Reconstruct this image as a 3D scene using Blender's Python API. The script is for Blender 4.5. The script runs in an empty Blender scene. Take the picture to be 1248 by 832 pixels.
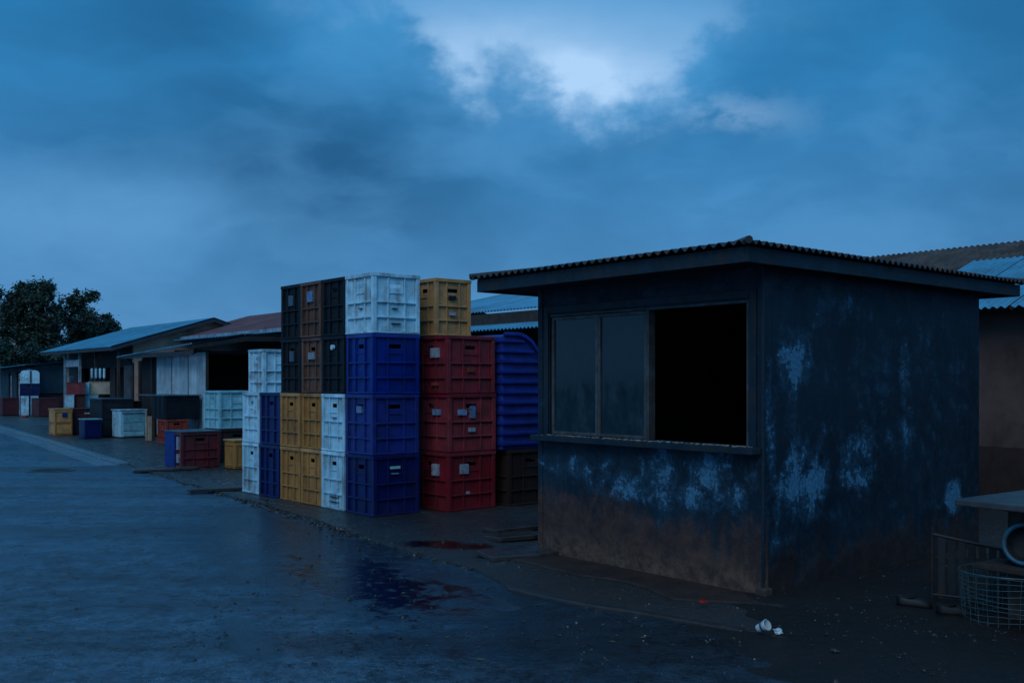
import bpy, math, random
from mathutils import Vector, Matrix, noise as mn
random.seed(7)
S = bpy.context.scene
COL = S.collection
R = math.radians
F, CX, HY, EYE = 1200.0, 624.0, 465.0, 1.6       # focal length in px, principal column, horizon row, eye height

def at(px, py, z=0.0):
    """ground (or height z) point seen at a photo position"""
    Y = (EYE - z) * F / (py - HY)
    return ((px - CX) / F * Y, Y)
A = R(40)                                          # everything along this street is turned by about 40 degrees
V = Vector((math.cos(A), math.sin(A), 0)); U = Vector((-math.sin(A), math.cos(A), 0))
def lin(r, g, b):
    f = lambda c: (c/255/12.92) if c/255 <= .04045 else ((c/255+.055)/1.055)**2.4
    return (f(r), f(g), f(b))

# ------------------------------------------------------------------ materials
def newmat(name):
    m = bpy.data.materials.new(name); m.use_nodes = True
    nt = m.node_tree; nt.nodes.clear()
    out = nt.nodes.new('ShaderNodeOutputMaterial'); p = nt.nodes.new('ShaderNodeBsdfPrincipled')
    nt.links.new(p.outputs[0], out.inputs[0])
    return m, nt, p
class NT:
    def __init__(s, nt): s.nt = nt
    def n(s, t, **k):
        x = s.nt.nodes.new(t)
        for a, b in k.items(): setattr(x, a, b)
        return x
    def l(s, a, b): s.nt.links.new(a, b)
    def put(s, sock, v):
        if hasattr(v, 'is_output') or hasattr(v, 'links'): s.l(v, sock)
        else: sock.default_value = v
    def math(s, op, a, b=0.0, c=0.0, clamp=False):
        x = s.n('ShaderNodeMath', operation=op, use_clamp=clamp)
        s.put(x.inputs[0], a); s.put(x.inputs[1], b)
        if op in ('MULTIPLY_ADD',): s.put(x.inputs[2], c)
        return x.outputs[0]
    def noise(s, vec, scale, detail=4, rough=.6, dist=0.0):
        x = s.n('ShaderNodeTexNoise'); s.l(vec, x.inputs['Vector'])
        x.inputs['Scale'].default_value = scale; x.inputs['Detail'].default_value = detail
        x.inputs['Roughness'].default_value = rough; x.inputs['Distortion'].default_value = dist
        return x.outputs[0]
    def ss(s, v, a, b, lo=0.0, hi=1.0):
        x = s.n('ShaderNodeMapRange', interpolation_type='SMOOTHSTEP')
        s.put(x.inputs[0], v); x.inputs[1].default_value = a; x.inputs[2].default_value = b
        x.inputs[3].default_value = lo; x.inputs[4].default_value = hi
        return x.outputs[0]
    def mix(s, f, a, b, mode='MIX'):
        x = s.n('ShaderNodeMix', data_type='RGBA', blend_type=mode)
        s.put(x.inputs[0], f)
        for sock, v in ((x.inputs[6], a), (x.inputs[7], b)):
            if isinstance(v, tuple): sock.default_value = (*v[:3], 1)
            else: s.l(v, sock)
        return x.outputs[2]
    def bump(s, h, strength, dist, normal=None):
        x = s.n('ShaderNodeBump'); x.inputs['Strength'].default_value = 1.0
        s.put(x.inputs['Strength'], strength); x.inputs['Distance'].default_value = dist
        s.l(h, x.inputs['Height'])
        if normal is not None: s.l(normal, x.inputs['Normal'])
        return x.outputs[0]
    def map(s, vec, scale, loc=(0, 0, 0)):
        x = s.n('ShaderNodeMapping'); s.l(vec, x.inputs[0]); x.inputs['Scale'].default_value = scale
        x.inputs['Location'].default_value = loc
        return x.outputs[0]
def objvec(t, rnd=True):
    tc = t.n('ShaderNodeTexCoord')
    if not rnd: return tc.outputs['Object']
    oi = t.n('ShaderNodeObjectInfo'); mu = t.n('ShaderNodeVectorMath', operation='SCALE')
    cx = t.n('ShaderNodeCombineXYZ')
    for i in range(3): t.l(oi.outputs['Random'], cx.inputs[i])
    t.l(cx.outputs[0], mu.inputs[0]); mu.inputs['Scale'].default_value = 37.0
    ad = t.n('ShaderNodeVectorMath', operation='ADD'); t.l(tc.outputs['Object'], ad.inputs[0]); t.l(mu.outputs[0], ad.inputs[1])
    return ad.outputs[0]

_m = {}
def plain(name, col, rough=.6, var=.35, scale=6, dirt=0.25, dirtcol=(.035, .022, .016), bump=.3, spec=.4, metal=0, scratch=0.0, scratchcol=(.5, .5, .48)):
    """worn surface: noise in the base colour, blotches of dirt, fine scuffs, bumps"""
    if name in _m: return _m[name]
    m, nt, p = newmat(name); t = NT(nt); v = objvec(t)
    n1 = t.noise(v, scale, 5, .65); n2 = t.noise(v, scale*.45, 6, .7)
    dark = tuple(c*(1-var) for c in col); lite = tuple(min(1, c*(1+var*.6)) for c in col)
    c = t.mix(t.ss(n1, .3, .7), dark, lite)
    st = t.noise(t.map(v, (scale*2.2, scale*2.2, scale*.25)), 1, 4, .6)
    d = t.math('MULTIPLY', t.ss(t.math('ADD', n2, t.math('MULTIPLY', st, .5)), .68, .98), dirt*2.2, clamp=True)
    c = t.mix(d, c, dirtcol)
    if scratch > 0:
        s1 = t.noise(v, scale*9, 3, .7)
        sm = t.math('MULTIPLY', t.ss(s1, .66-.1*scratch, .74-.08*scratch), scratch, clamp=True)
        c = t.mix(sm, c, scratchcol)
    oi = t.n('ShaderNodeObjectInfo'); hv = t.n('ShaderNodeHueSaturation'); t.l(c, hv.inputs['Color']); t.l(t.ss(oi.outputs['Random'], 0, 1, .80, 1.10), hv.inputs['Value']); t.l(t.ss(oi.outputs['Random'], 1, 0, .94, 1.04), hv.inputs['Saturation']); c = hv.outputs[0]
    t.l(c, p.inputs['Base Color'])
    t.l(t.ss(n2, .2, .8, max(.05, rough-.15), min(1, rough+.15)), p.inputs['Roughness'])
    p.inputs['Specular IOR Level'].default_value = spec; p.inputs['Metallic'].default_value = metal
    if bump: t.l(t.bump(t.noise(v, scale*5, 4), bump, .006), p.inputs['Normal'])
    _m[name] = m
    return m

# ------------------------------------------------------------------ mesh building
class MB:
    def __init__(s): s.v = []; s.f = []
    def quad(s, *pts):
        i = len(s.v); s.v += [tuple(p) for p in pts]; s.f.append(tuple(range(i, i+len(pts))))
    def box(s, x0, x1, y0, y1, z0, z1):
        i = len(s.v)
        s.v += [(x0,y0,z0),(x1,y0,z0),(x1,y1,z0),(x0,y1,z0),(x0,y0,z1),(x1,y0,z1),(x1,y1,z1),(x0,y1,z1)]
        s.f += [(i,i+3,i+2,i+1),(i+4,i+5,i+6,i+7),(i,i+1,i+5,i+4),(i+1,i+2,i+6,i+5),(i+2,i+3,i+7,i+6),(i+3,i,i+4,i+7)]
        return s
    def tube(s, pts, r, n=8, cap=True):
        pts = [Vector(p) for p in pts]; rs = r if isinstance(r, (list, tuple)) else [r]*len(pts)
        i0 = len(s.v)
        for k, p in enumerate(pts):
            d = (pts[min(k+1, len(pts)-1)] - pts[max(k-1, 0)]).normalized()
            a = d.orthogonal().normalized() if k == 0 else (a - d*a.dot(d)).normalized()
            b = d.cross(a)
            for j in range(n):
                q = 2*math.pi*j/n
                s.v.append(tuple(p + (a*math.cos(q) + b*math.sin(q))*rs[k]))
        for k in range(len(pts)-1):
            for j in range(n):
                a0 = i0+k*n+j; a1 = i0+k*n+(j+1) % n
                s.f.append((a0, a1, a1+n, a0+n))
        if cap:
            s.f.append(tuple(i0+j for j in range(n-1, -1, -1)))
            e = i0+(len(pts)-1)*n; s.f.append(tuple(e+j for j in range(n)))
        return s
    def lathe(s, prof, n=24, c=(0, 0, 0)):
        i0 = len(s.v)
        for (r, z) in prof:
            for j in range(n):
                q = 2*math.pi*j/n; s.v.append((c[0]+r*math.cos(q), c[1]+r*math.sin(q), c[2]+z))
        for k in range(len(prof)-1):
            for j in range(n):
                a0 = i0+k*n+j; a1 = i0+k*n+(j+1) % n
                s.f.append((a0, a1, a1+n, a0+n))
        return s
    def prism(s, poly, z0, z1):
        """polygon (ccw) in xy, extruded in z"""
        i = len(s.v); n = len(poly)
        s.v += [(x, y, z0) for x, y in poly] + [(x, y, z1) for x, y in poly]
        s.f.append(tuple(range(i+n-1, i-1, -1))); s.f.append(tuple(range(i+n, i+2*n)))
        for j in range(n):
            k = (j+1) % n; s.f.append((i+j, i+k, i+n+k, i+n+j))
        return s
    def prism_y(s, poly, y0, y1):
        """polygon in xz, extruded in y"""
        i = len(s.v); n = len(poly)
        s.v += [(x, y0, z) for x, z in poly] + [(x, y1, z) for x, z in poly]
        s.f.append(tuple(range(i, i+n))); s.f.append(tuple(range(i+2*n-1, i+n-1, -1)))
        for j in range(n):
            k = (j+1) % n; s.f.append((i+k, i+j, i+n+j, i+n+k))
        return s
    def panel(s, W, H, T, holes, fn):
        """wall W x H x T with rectangular holes (a0,a1,b0,b1); fn(a, t, b) -> point"""
        xs = sorted({0, W, *[h[0] for h in holes], *[h[1] for h in holes]})
        zs = sorted({0, H, *[h[2] for h in holes], *[h[3] for h in holes]})
        solid = lambda i, j: (0 <= i < len(xs)-1 and 0 <= j < len(zs)-1 and not any(
            h[0]-1e-6 <= xs[i] and xs[i+1] <= h[1]+1e-6 and h[2]-1e-6 <= zs[j] and zs[j+1] <= h[3]+1e-6 for h in holes))
        for i in range(len(xs)-1):
            for j in range(len(zs)-1):
                if not solid(i, j): continue
                a0, a1, b0, b1 = xs[i], xs[i+1], zs[j], zs[j+1]
                s.quad(fn(a0,0,b0), fn(a1,0,b0), fn(a1,0,b1), fn(a0,0,b1))
                s.quad(fn(a1,T,b0), fn(a0,T,b0), fn(a0,T,b1), fn(a1,T,b1))
                if not solid(i-1, j): s.quad(fn(a0,T,b0), fn(a0,0,b0), fn(a0,0,b1), fn(a0,T,b1))
                if not solid(i+1, j): s.quad(fn(a1,0,b0), fn(a1,T,b0), fn(a1,T,b1), fn(a1,0,b1))
                if not solid(i, j-1): s.quad(fn(a0,T,b0), fn(a1,T,b0), fn(a1,0,b0), fn(a0,0,b0))
                if not solid(i, j+1): s.quad(fn(a0,0,b1), fn(a1,0,b1), fn(a1,T,b1), fn(a0,T,b1))
        return s
    def xf(s, M):
        s.v = [tuple(M @ Vector(p)) for p in s.v]; return s
    def build(s, name, mat, parent=None, smooth=False, bevel=0, fix=True):
        me = bpy.data.meshes.new(name); me.from_pydata(s.v, [], s.f)
        if fix:
            import bmesh
            bm = bmesh.new(); bm.from_mesh(me); bmesh.ops.remove_doubles(bm, verts=bm.verts, dist=1e-5)
            bmesh.ops.recalc_face_normals(bm, faces=bm.faces); bm.to_mesh(me); bm.free()
        me.materials.append(mat)
        if smooth:
            for p in me.polygons: p.use_smooth = True
        o = bpy.data.objects.new(name, me); COL.objects.link(o)
        if parent: o.parent = parent
        if bevel:
            b = o.modifiers.new('bevel', 'BEVEL'); b.width = bevel; b.segments = 2; b.limit_method = 'ANGLE'; b.angle_limit = R(50)
        return o
def tag(o, label, cat, group=None):
    o['label'] = label; o['category'] = cat
    if group: o['group'] = group
    return o
def thing(name, label, cat, loc=(0, 0, 0), rz=A, group=None):
    o = bpy.data.objects.new(name, None); COL.objects.link(o); o.empty_display_size = .2
    o.location = loc; o.rotation_euler = (0, 0, rz)
    return tag(o, label, cat, group)
def struct(o, kind='structure'): o['kind'] = kind; return o
def P3(p, z=0): return (p[0], p[1], z)

# ------------------------------------------------------------------ palette
PL = {
 'white': plain('white_plastic', (.38, .65, .79), .45, .22, 5, .34, (.11, .12, .12), .15, scratch=.32, scratchcol=(.14, .15, .15)),
 'aqua':  plain('aqua_plastic', (.20, .47, .56), .5, .2, 5, .2, (.06, .10, .12), .15, scratch=.2, scratchcol=(.4, .5, .55)),
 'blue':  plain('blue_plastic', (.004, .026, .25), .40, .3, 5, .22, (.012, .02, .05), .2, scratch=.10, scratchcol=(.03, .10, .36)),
 'royal': plain('royal_blue_plastic', (.003, .018, .18), .40, .3, 5, .22, (.012, .02, .05), .2, scratch=.10, scratchcol=(.03, .10, .36)),  # same blue, darkened to carry shade lower in the corner column
 'deep':  plain('deep_blue_plastic', (.002, .009, .095), .40, .3, 5, .22, (.01, .014, .03), .2, scratch=.10, scratchcol=(.02, .07, .24)),  # navy of real crates; also the shade-darkened blue of the corner's bottom crate
 'yellow':plain('ochre_plastic', (.46, .215, .065), .5, .22, 5, .28, (.13, .065, .03), .2, scratch=.25, scratchcol=(.2, .1, .05)),
 'brown': plain('brown_plastic', (.13, .055, .032), .5, .3, 5, .3, (.03, .02, .015), .2, scratch=.2, scratchcol=(.25, .16, .12)),
 'black': plain('black_plastic', (.007, .012, .019), .6, .4, 5, .3, (.022, .022, .024), .2, spec=.22, scratch=.25, scratchcol=(.09, .12, .15)),
 'red':   plain('red_plastic', (.22, .018, .028), .48, .3, 5, .3, (.045, .016, .018), .2, scratch=.22, scratchcol=(.34, .12, .12)),
 'maroon':plain('maroon_plastic', (.075, .012, .020), .6, .3, 5, .3, (.03, .014, .012), .2),
 'dbrown':plain('dark_brown_plastic', (.028, .013, .011), .6, .3, 5, .3, (.02, .014, .012), .2),
 'darkred':plain('dark_red_plastic', (.12, .011, .018), .5, .3, 5, .3, (.035, .014, .016), .2, scratch=.15, scratchcol=(.25, .10, .10)),
 'orange':plain('faded_red_plastic', (.34, .055, .040), .55, .25, 5, .3, (.08, .03, .02), .2),
 'cream': plain('cream_board', (.40, .33, .25), .7, .2, 5, .2),
 'slate': plain('slate_lid', (.05, .085, .13), .28, .3, 4, .2),
}
STK = plain('paper_sticker', (.28, .35, .45), .7, .3, 30, .4, (.15, .12, .12))
STKB = plain('blue_sticker', (.13, .25, .46), .6, .3, 30, .3)
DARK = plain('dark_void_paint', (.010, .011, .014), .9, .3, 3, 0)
WOOD = plain('dark_timber', (.045, .032, .026), .75, .4, 8, .3)
TRIMW = plain('pale_blue_timber', (.22, .36, .46), .7, .3, 8, .3)
IRON = plain('dark_iron', (.018, .018, .022), .5, .4, 12, .3, (.06, .025, .012))

# ------------------------------------------------------------------ crates
def crate_parts(root, w, d, h, colour, lines=(.27, .52), vert=(.33, .68), lid=None, detail=True):
    g = MB(); i = .032; T = .014
    slotx = lambda L: (L*.5-.085, L*.5+.085, h*.79-.024, h*.79+.024)
    W_ = w-2*i; D_ = d-2*i
    hz = h-.012
    sx = [(W_*.5-.085, W_*.5+.085, h*.79-.024, h*.79+.024)]
    sy = [(D_*.5-.06, D_*.5+.06, h*.79-.024, h*.79+.024)]
    g.panel(W_, hz, T, sx, lambda a, t, b: (i+a, i+t, b))
    g.panel(W_, hz, T, sx, lambda a, t, b: (w-i-a, d-i-t, b))
    g.panel(D_-2*T-.002, hz, T, [(q[0]-T, q[1]-T, q[2], q[3]) for q in sy], lambda a, t, b: (i+t, i+T+.001+a, b))
    g.panel(D_-2*T-.002, hz, T, [(q[0]-T, q[1]-T, q[2], q[3]) for q in sy], lambda a, t, b: (w-i-t, i+T+.001+a, b))
    g.box(i+T+.001, w-i-T-.001, i+T+.001, d-i-T-.001, .012, .03)
    c = .052
    for x0 in (0.004, w-c-.004):
        for y0 in (0.004, d-c-.004): g.box(x0, x0+c, y0, y0+c, .003, h-.05)
    def run(L, put):
        """ribs of one face: put(a0,a1,out,z0,z1), out = how far proud of the panel"""
        for f in lines: put(c+.006, L-c-.006, .029, h*f-.010, h*f+.010)
        for f in vert: put(L*f-.010, L*f+.010, .021, .03, h-.05)
        hw = .12 if L > .7 else .10
        for e in (-1, 1): put(L*.5+e*hw-.006, L*.5+e*hw+.006, .010, h*.64, h-.06)
        put(L*.5-hw, L*.5+hw, .012, h*.665, h*.68)
        for e in (.12, .88): put(L*e-.005, L*e+.005, .009, .03, h-.05)
    run(w, lambda a0, a1, o, z0, z1: (g.box(a0, a1, i-o, i-.0005, z0, z1), g.box(a0, a1, d-i+.0005, d-i+o, z0, z1)))
    run(d, lambda a0, a1, o, z0, z1: (g.box(i-o, i-.0005, a0, a1, z0, z1), g.box(w-i+.0005, w-i+o, a0, a1, z0, z1)))
    g.build('body', PL[colour], root, bevel=.0035 if detail else 0)
    for nm, z0, z1, o in (('rim', h-.048, h-.004, 0), ('base_rim', .004, .026, .002)):
        r = MB()
        r.box(o-.001, w+.001-o, o-.001, i-.002, z0, z1); r.box(o-.001, w+.001-o, d-i+.002, d+.001-o, z0, z1)
        r.box(o-.001, i-.002, i-.001, d-i+.001, z0, z1); r.box(w-i+.002, w+.001-o, i-.001, d-i+.001, z0, z1)
        r.build(nm, PL[colour], root, bevel=.004 if detail else 0)
    if lid:
        MB().box(-.015, w+.015, -.015, d+.015, h, h+.022).build('lid', PL[lid], root, bevel=.004)
def sticker(root, face, a0, a1, z0, z1, mat=None, name='sticker', w=None):
    m = MB()
    if face == 'front': m.box(a0, a1, -.003, .030, z0, z1)
    else: m.box(-.003, .030, a0, a1, z0, z1)
    return m.build(name, mat or STK, root)
def dup(root, label, loc, rz):
    r = root.copy(); COL.objects.link(r); r.location = loc; r.rotation_euler = (0, 0, rz); r['label'] = label
    for ch in [c for c in bpy.data.objects if c.parent == root]:
        c = ch.copy(); COL.objects.link(c); c.parent = r
        for gch in [q for q in bpy.data.objects if q.parent == ch]:
            d = gch.copy(); COL.objects.link(d); d.parent = c
    return r
_proto = {}
def crate(w, d, h, colour, loc, label, group, rz=None, lid=None, stickers=(), detail=True, own=False):
    """stickers on a crate make it one of its own; otherwise crates of one size and colour are copies"""
    rz = A + R(random.uniform(-1.5, 1.5)) if rz is None else rz
    key = (round(w, 3), round(d, 3), round(h, 3), colour, lid)
    if key in _proto and not stickers and not own:
        o = dup(_proto[key], label, loc, rz); o['group'] = group; return o
    o = thing('plastic_crate', label, 'crate', loc, rz, group)
    crate_parts(o, w, d, h, colour, lid=lid, detail=detail)
    for s in stickers: sticker(o, *s)
    if not stickers and not own: _proto[key] = o
    return o

P0 = Vector((-1.64, 11.64, 0)); CH = .7255
def row(x, y, z=0): return P0 + V*x + U*y + Vector((0, 0, z))
G1 = 'tall plastic crates stacked beside the kerb'
lv = ['bottom', 'second', 'third', 'top']
j = lambda s=.014: random.uniform(-s, s)
# column by the corner: three of one blue, painted darker downward for ground shade, white on top
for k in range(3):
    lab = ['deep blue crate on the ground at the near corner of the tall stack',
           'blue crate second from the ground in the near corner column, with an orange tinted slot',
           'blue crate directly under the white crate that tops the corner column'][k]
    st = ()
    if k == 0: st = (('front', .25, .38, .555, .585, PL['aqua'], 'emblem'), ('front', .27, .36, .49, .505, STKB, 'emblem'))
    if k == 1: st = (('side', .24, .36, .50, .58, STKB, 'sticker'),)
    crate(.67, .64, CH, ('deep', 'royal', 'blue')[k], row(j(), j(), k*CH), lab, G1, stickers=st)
crate(.675, .65, CH, 'white', row(-.006, -.004, 3*CH), 'white crate on top of the blue corner column, highest and nearest of the white crates', G1,
      stickers=(('front', .28, .36, .30, .308, PL['dbrown'], 'mark'), ('front', .27, .40, .12, .128, PL['dbrown'], 'mark'), ('side', .28, .34, .30, .31, PL['dbrown'], 'mark')))
# receding columns
cols = [(.665, .575, ['white', 'white', 'black', 'black'], 'directly left of the blue corner column'),
        (1.25, .555, ['yellow', 'yellow', 'brown', 'brown'], 'beside the black crates'),
        (1.815, .560, ['yellow', 'yellow', 'black', 'black'], 'at the far end of the tall stack'),
        (2.40, .62, ['deep', 'deep'], ''), (3.04, .54, ['white', 'white'], '')]
labs = {
 (0,0): 'white crate on the ground squeezed between ochre and deep blue crates', (0,1): 'white crate resting on a white crate, under two black crates',
 (0,2): 'black crate with a round pale dot, above the white pair', (0,3): 'topmost black crate touching the white crate of the corner column',
 (1,0): 'ochre crate on the ground, next to the white crate on its right', (1,1): 'ochre crate of the second level, just below a brown crate',
 (1,2): 'brown crate resting on the ochre crates, between two black ones', (1,3): 'brown crate with a pale blue sticker at the very top between black crates',
 (2,0): 'ochre crate on the ground, next to the deep blue crate on its left', (2,1): 'ochre crate of the second level, just below a black crate',
 (2,2): 'black crate at the outer left edge, standing on an ochre crate', (2,3): 'black crate at the top left corner of the tall stack',
 (3,0): 'navy crate on the ground between white and ochre crates', (3,1): 'navy crate on a navy crate, left of the ochre crates',
 (4,0): 'white crate on the ground at the left end of the stacked row', (4,1): 'white crate on a white crate at the left end of the row'}
for ci, (y0, d, cc, _) in enumerate(cols):
    for k, c in enumerate(cc):
        st = ()
        if (ci, k) == (0, 2): st = 'dot'
        if (ci, k) == (1, 3): st = (('side', .22, .36, .46, .60, STKB, 'sticker'),)
        if (ci, k) == (1, 2): st = (('side', .20, .36, .44, .53, STK, 'sticker'),)
        if (ci, k) == (2, 3): st = (('side', .20, .33, .44, .58, PL['slate'], 'sticker'),)
        if (ci, k) == (2, 2): st = (('side', .18, .30, .42, .56, PL['slate'], 'sticker'),)
        if (ci, k) == (0, 0): st = (('side', .17, .36, .15, .158, PL['dbrown'], 'mark'),('side', .17, .36, .09, .098, PL['dbrown'], 'mark'))
        if (ci, k) == (0, 1): st = (('side', .22, .34, .42, .428, PL['dbrown'], 'mark'),)
        dot = st == 'dot'
        o = crate(.62, d, CH, c, row(j(.012), y0, k*CH), labs[(ci, k)], G1, stickers=() if dot else st, own=dot, rz=A+R(random.uniform(-.4, .4)))
        if dot:
            m = MB().tube([(-.004, .30, .58), (.030, .30, .58)], .032, 16)
            m.build('sticker', PL['white'], o)
crate(.62, .54, .70, 'white', row(.50, 3.90, 0), 'bottom white crate of the stack set back behind the row', 'white crates set back behind the row')
crate(.62, .54, .70, 'white', row(.505, 3.90, .70), 'middle white crate of the stack set back behind the row', 'white crates set back behind the row')
crate(.62, .54, .70, 'white', row(.49, 3.91, 1.40), 'single white crate showing above the navy crates, topmost of the stack set back', 'white crates set back behind the row')
# red stack
RO = (.94, -.213)
redlab = ['red crate on the ground right of the deep blue crate, with two square pale stickers', 'red crate in the middle of its stack, with two scribbled pale blue marks',
          'red crate just under the ochre crate, with one square sticker on its narrow side']
reds = [ (('front', .20, .32, .455, .575, STK), ('side', .22, .34, .43, .575, STK), ('front', .30, .34, .20, .23, STK)),
         (('front', .16, .28, .46, .53, STKB), ('front', .35, .42, .42, .57, STKB), ('front', .33, .42, .25, .30, STK), ('side', .20, .34, .46, .53, STKB)),
         (('side', .20, .36, .45, .57, STK), ('front', .33, .43, .27, .33, PL['orange']), ('side', .22, .34, .10, .14, PL['orange'])) ]
for k in range(3):
    crate(.765, .80, CH, 'red', row(RO[0]+j(), RO[1]+j(), k*CH), redlab[k], 'red crates stacked beside the blue ones', stickers=reds[k])
oy = crate(.56, .56, CH, 'yellow', row(RO[0]+.0, RO[1]+.27, 3*CH), 'single ochre crate perched on the red stack', 'ochre crate on the red stack',
      stickers=(('front', .22, .32, .46, .51, PL['black'], 'mark'), ('front', .23, .31, .26, .30, STK, 'sticker')))
MB().box(.08, .48, .08, .48, .035, .66).build('liner', PL['black'], oy)  # black box added inside so the handle slots read dark
# dark brown crate with the ribbed tank on it
q = at(620, 617)
crate(.80, .75, CH, 'dbrown', P3(q), 'dark brown crate under the ribbed blue container, half hidden by the kiosk', 'dark crate by the kiosk')
tk = thing('plastic_container', 'tall blue container with horizontal ribs and a chamfered top corner, beside the kiosk', 'container', (q[0]-V.x*.10-U.x*.02, q[1]-V.y*.10+.03, CH), A)
w_, h_ = .68, 1.48
def outline(o=0):
    return [(-o, 0), (w_+o, 0), (w_+o, h_-.46), (w_-.03, h_-.36), (w_-.10, h_-.22), (w_-.22, h_-.09), (w_-.32, h_-.03), (w_-.42, h_+o), (.03, h_+o), (-o, h_-.03)]
MB().prism_y(outline(), .03, .62).build('body', PL['blue'], tk, bevel=.01)
rb = MB()
for k in range(11):
    z = .06 + k*.132
    zq = z+.04; xr = w_ if zq < h_-.46 else w_ - .02 - .42*min(1, (zq-(h_-.46))/.46)**1.6
    rb.prism_y([(-.03, z), (xr+.02, z), (xr+.02, z+.03), (-.03, z+.045)], -.025, .029)
    rb.box(-.03, -.001, .03, .62, z, z+.04)
rb.build('rib', PL['blue'], tk, bevel=.005)
MB().prism_y([(w_+.03, .02), (w_+.03, h_-.45), (w_-.01, h_-.34), (w_-.09, h_-.19), (w_-.21, h_-.06), (w_-.32, h_+.0), (w_-.42, h_+.03), (.02, h_+.03), (.02, h_-.01), (w_-.43, h_-.01), (w_-.33, h_-.04), (w_-.23, h_-.10), (w_-.12, h_-.22), (w_-.045, h_-.36), (w_-.005, h_-.46), (w_-.005, .02)], -.03, .028).build('edge_flange', PL['blue'], tk, bevel=.004)

# ------------------------------------------------------------------ kiosk
KC = (1.863, 7.30)
kl = lambda px, py, z=0: None
def kiosk_paint():
    m, nt, p = newmat('peeling_dark_blue_paint'); t = NT(nt); v = objvec(t, False)
    sep = t.n('ShaderNodeSeparateXYZ'); t.l(v, sep.inputs[0]); X, Y, Z = sep.outputs
    base = t.mix(t.ss(t.noise(v, 1.6, 5, .6), .3, .7), (.0015, .007, .016), (.004, .017, .033))
    base = t.mix(t.math('MULTIPLY', t.ss(t.noise(t.map(v, (5, 5, .8)), 1.6, 5, .65), .5, .8), .45), base, (.008, .036, .068))
    geo = t.n('ShaderNodeNewGeometry')
    # blobs of bared, chalky paint:  (wall, along, z, r_along, r_z, amp)
    bl = [('r', .42, 1.78, .23, .23, .85), ('r', .30, 1.55, .16, .25, .5), ('r', 2.05, 1.70, .10, .40, .75), ('r', 2.1, 1.25, .14, .28, .5), ('r', .52, .83, .30, .34, .95), ('r', 1.30, .95, .30, .26, .62),
          ('r', 2.95, .52, .15, .17, 1.3), ('r', 2.45, 1.98, .14, .12, .4), ('r', 1.05, 2.18, .35, .12, .35), ('r', .10, 1.2, .08, .6, .55), ('r', 1.5, 1.5, .3, .3, .22),('r', .12, .65, .1, .3, .5),
          ('l', 1.63, .88, .11, .10, .75), ('l', 1.00, .88, .24, .28, .88), ('l', .52, .92, .28, .24, .75), ('l', .50, .72, .45, .14, .8), ('l', .10, .80, .09, .18, .5), ('l', 2.3, .85, .18, .08, .3), ('l', 1.2, .70, .75, .13, .72), ('l', 1.9, .80, .3, .15, .45),('l', .9, 2.32, .5, .08, .3)]
    tot = None
    for (wl, a, z, ra, rz, amp) in bl:
        ax = X if wl == 'r' else Y; oth = Y if wl == 'r' else X
        da = t.math('DIVIDE', t.math('SUBTRACT', ax, a), ra); dz = t.math('DIVIDE', t.math('SUBTRACT', Z, z), rz)
        g = t.math('ADD', t.math('MULTIPLY', da, da), t.math('MULTIPLY', dz, dz))
        g = t.math('MULTIPLY', t.ss(g, 0, 1.9, 1, 0), amp)
        g = t.math('MULTIPLY', g, t.math('LESS_THAN', t.math('ABSOLUTE', oth), .06))
        tot = g if tot is None else t.math('MAXIMUM', tot, g)
    nz = t.noise(v, 7, 8, .72, .4); nf = t.noise(v, 34, 5, .75)
    stk = t.noise(t.map(v, (14, 14, 2.2)), 1, 5, .7)
    f = t.math('ADD', t.math('MULTIPLY', nz, .5), t.math('ADD', t.math('MULTIPLY', nf, .25), t.math('MULTIPLY', stk, .25)))
    warp = t.noise(v, 3.2, 5, .65)
    c5 = lambda q, k: t.math('MULTIPLY', t.math('SUBTRACT', q, .5), k)
    f = t.math('ADD', t.math('ADD', c5(nz, 1.9), c5(nf, 1.0)), t.math('ADD', c5(stk, .45), c5(warp, 1.6)))
    sc_ = t.math('ADD', t.math('MULTIPLY', tot, .62), f)
    m_hard = t.ss(sc_, .44, .66); m_soft = t.ss(sc_, .05, .55)
    mask = m_hard
    flecks = t.math('MULTIPLY', t.ss(t.noise(v, 42, 5, .8), .66, .70), t.ss(warp, .42, .6))
    small = t.math('MULTIPLY', t.math('MAXIMUM', t.ss(t.noise(v, 20, 6, .75), .695, .73), flecks), .6)
    mott = t.math('MULTIPLY_ADD', t.ss(nf, .35, .68), .6, t.math('MULTIPLY', stk, .5))
    pale = t.mix(mott, (.012, .060, .125), (.085, .27, .44))
    c = t.mix(t.math('MULTIPLY', m_soft, .55), base, (.016, .072, .13))
    c = t.mix(t.math('MULTIPLY', t.math('MAXIMUM', mask, small), .80), c, pale)
    # splashed mud on the lower wall, ragged top edge; higher on the window wall
    isl = t.math('LESS_THAN', t.math('ABSOLUTE', X), .06)
    hgt = t.math('ADD', .32, t.math('MULTIPLY', isl, .15))
    hgt = t.math('ADD', hgt, t.math('MULTIPLY', Y, t.math('MULTIPLY', isl, .06)))
    w = t.math('ADD', t.math('SUBTRACT', Z, hgt), t.math('MULTIPLY', t.math('SUBTRACT', t.noise(t.map(v, (2.4, 2.4, 1.7)), 1.5, 9, .78), .5), 1.25))
    mud = t.ss(w, .10, -.16)
    mud = t.math('MULTIPLY', mud, t.ss(t.noise(v, 9, 8, .8), .25, .55, .55, 1))
    mudc = t.mix(t.ss(t.noise(v, 6, 7, .7), .3, .7), (.026, .013, .012), (.085, .044, .034))
    mudc = t.mix(t.math('MULTIPLY', t.ss(Z, .35, .05), t.ss(t.noise(v, 11, 6, .75), .35, .7)), mudc, t.mix(isl, (.028, .015, .013), (.15, .088, .056)))
    mudc = t.mix(isl, t.mix(.55, mudc, (.012, .008, .009)), mudc)
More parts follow.
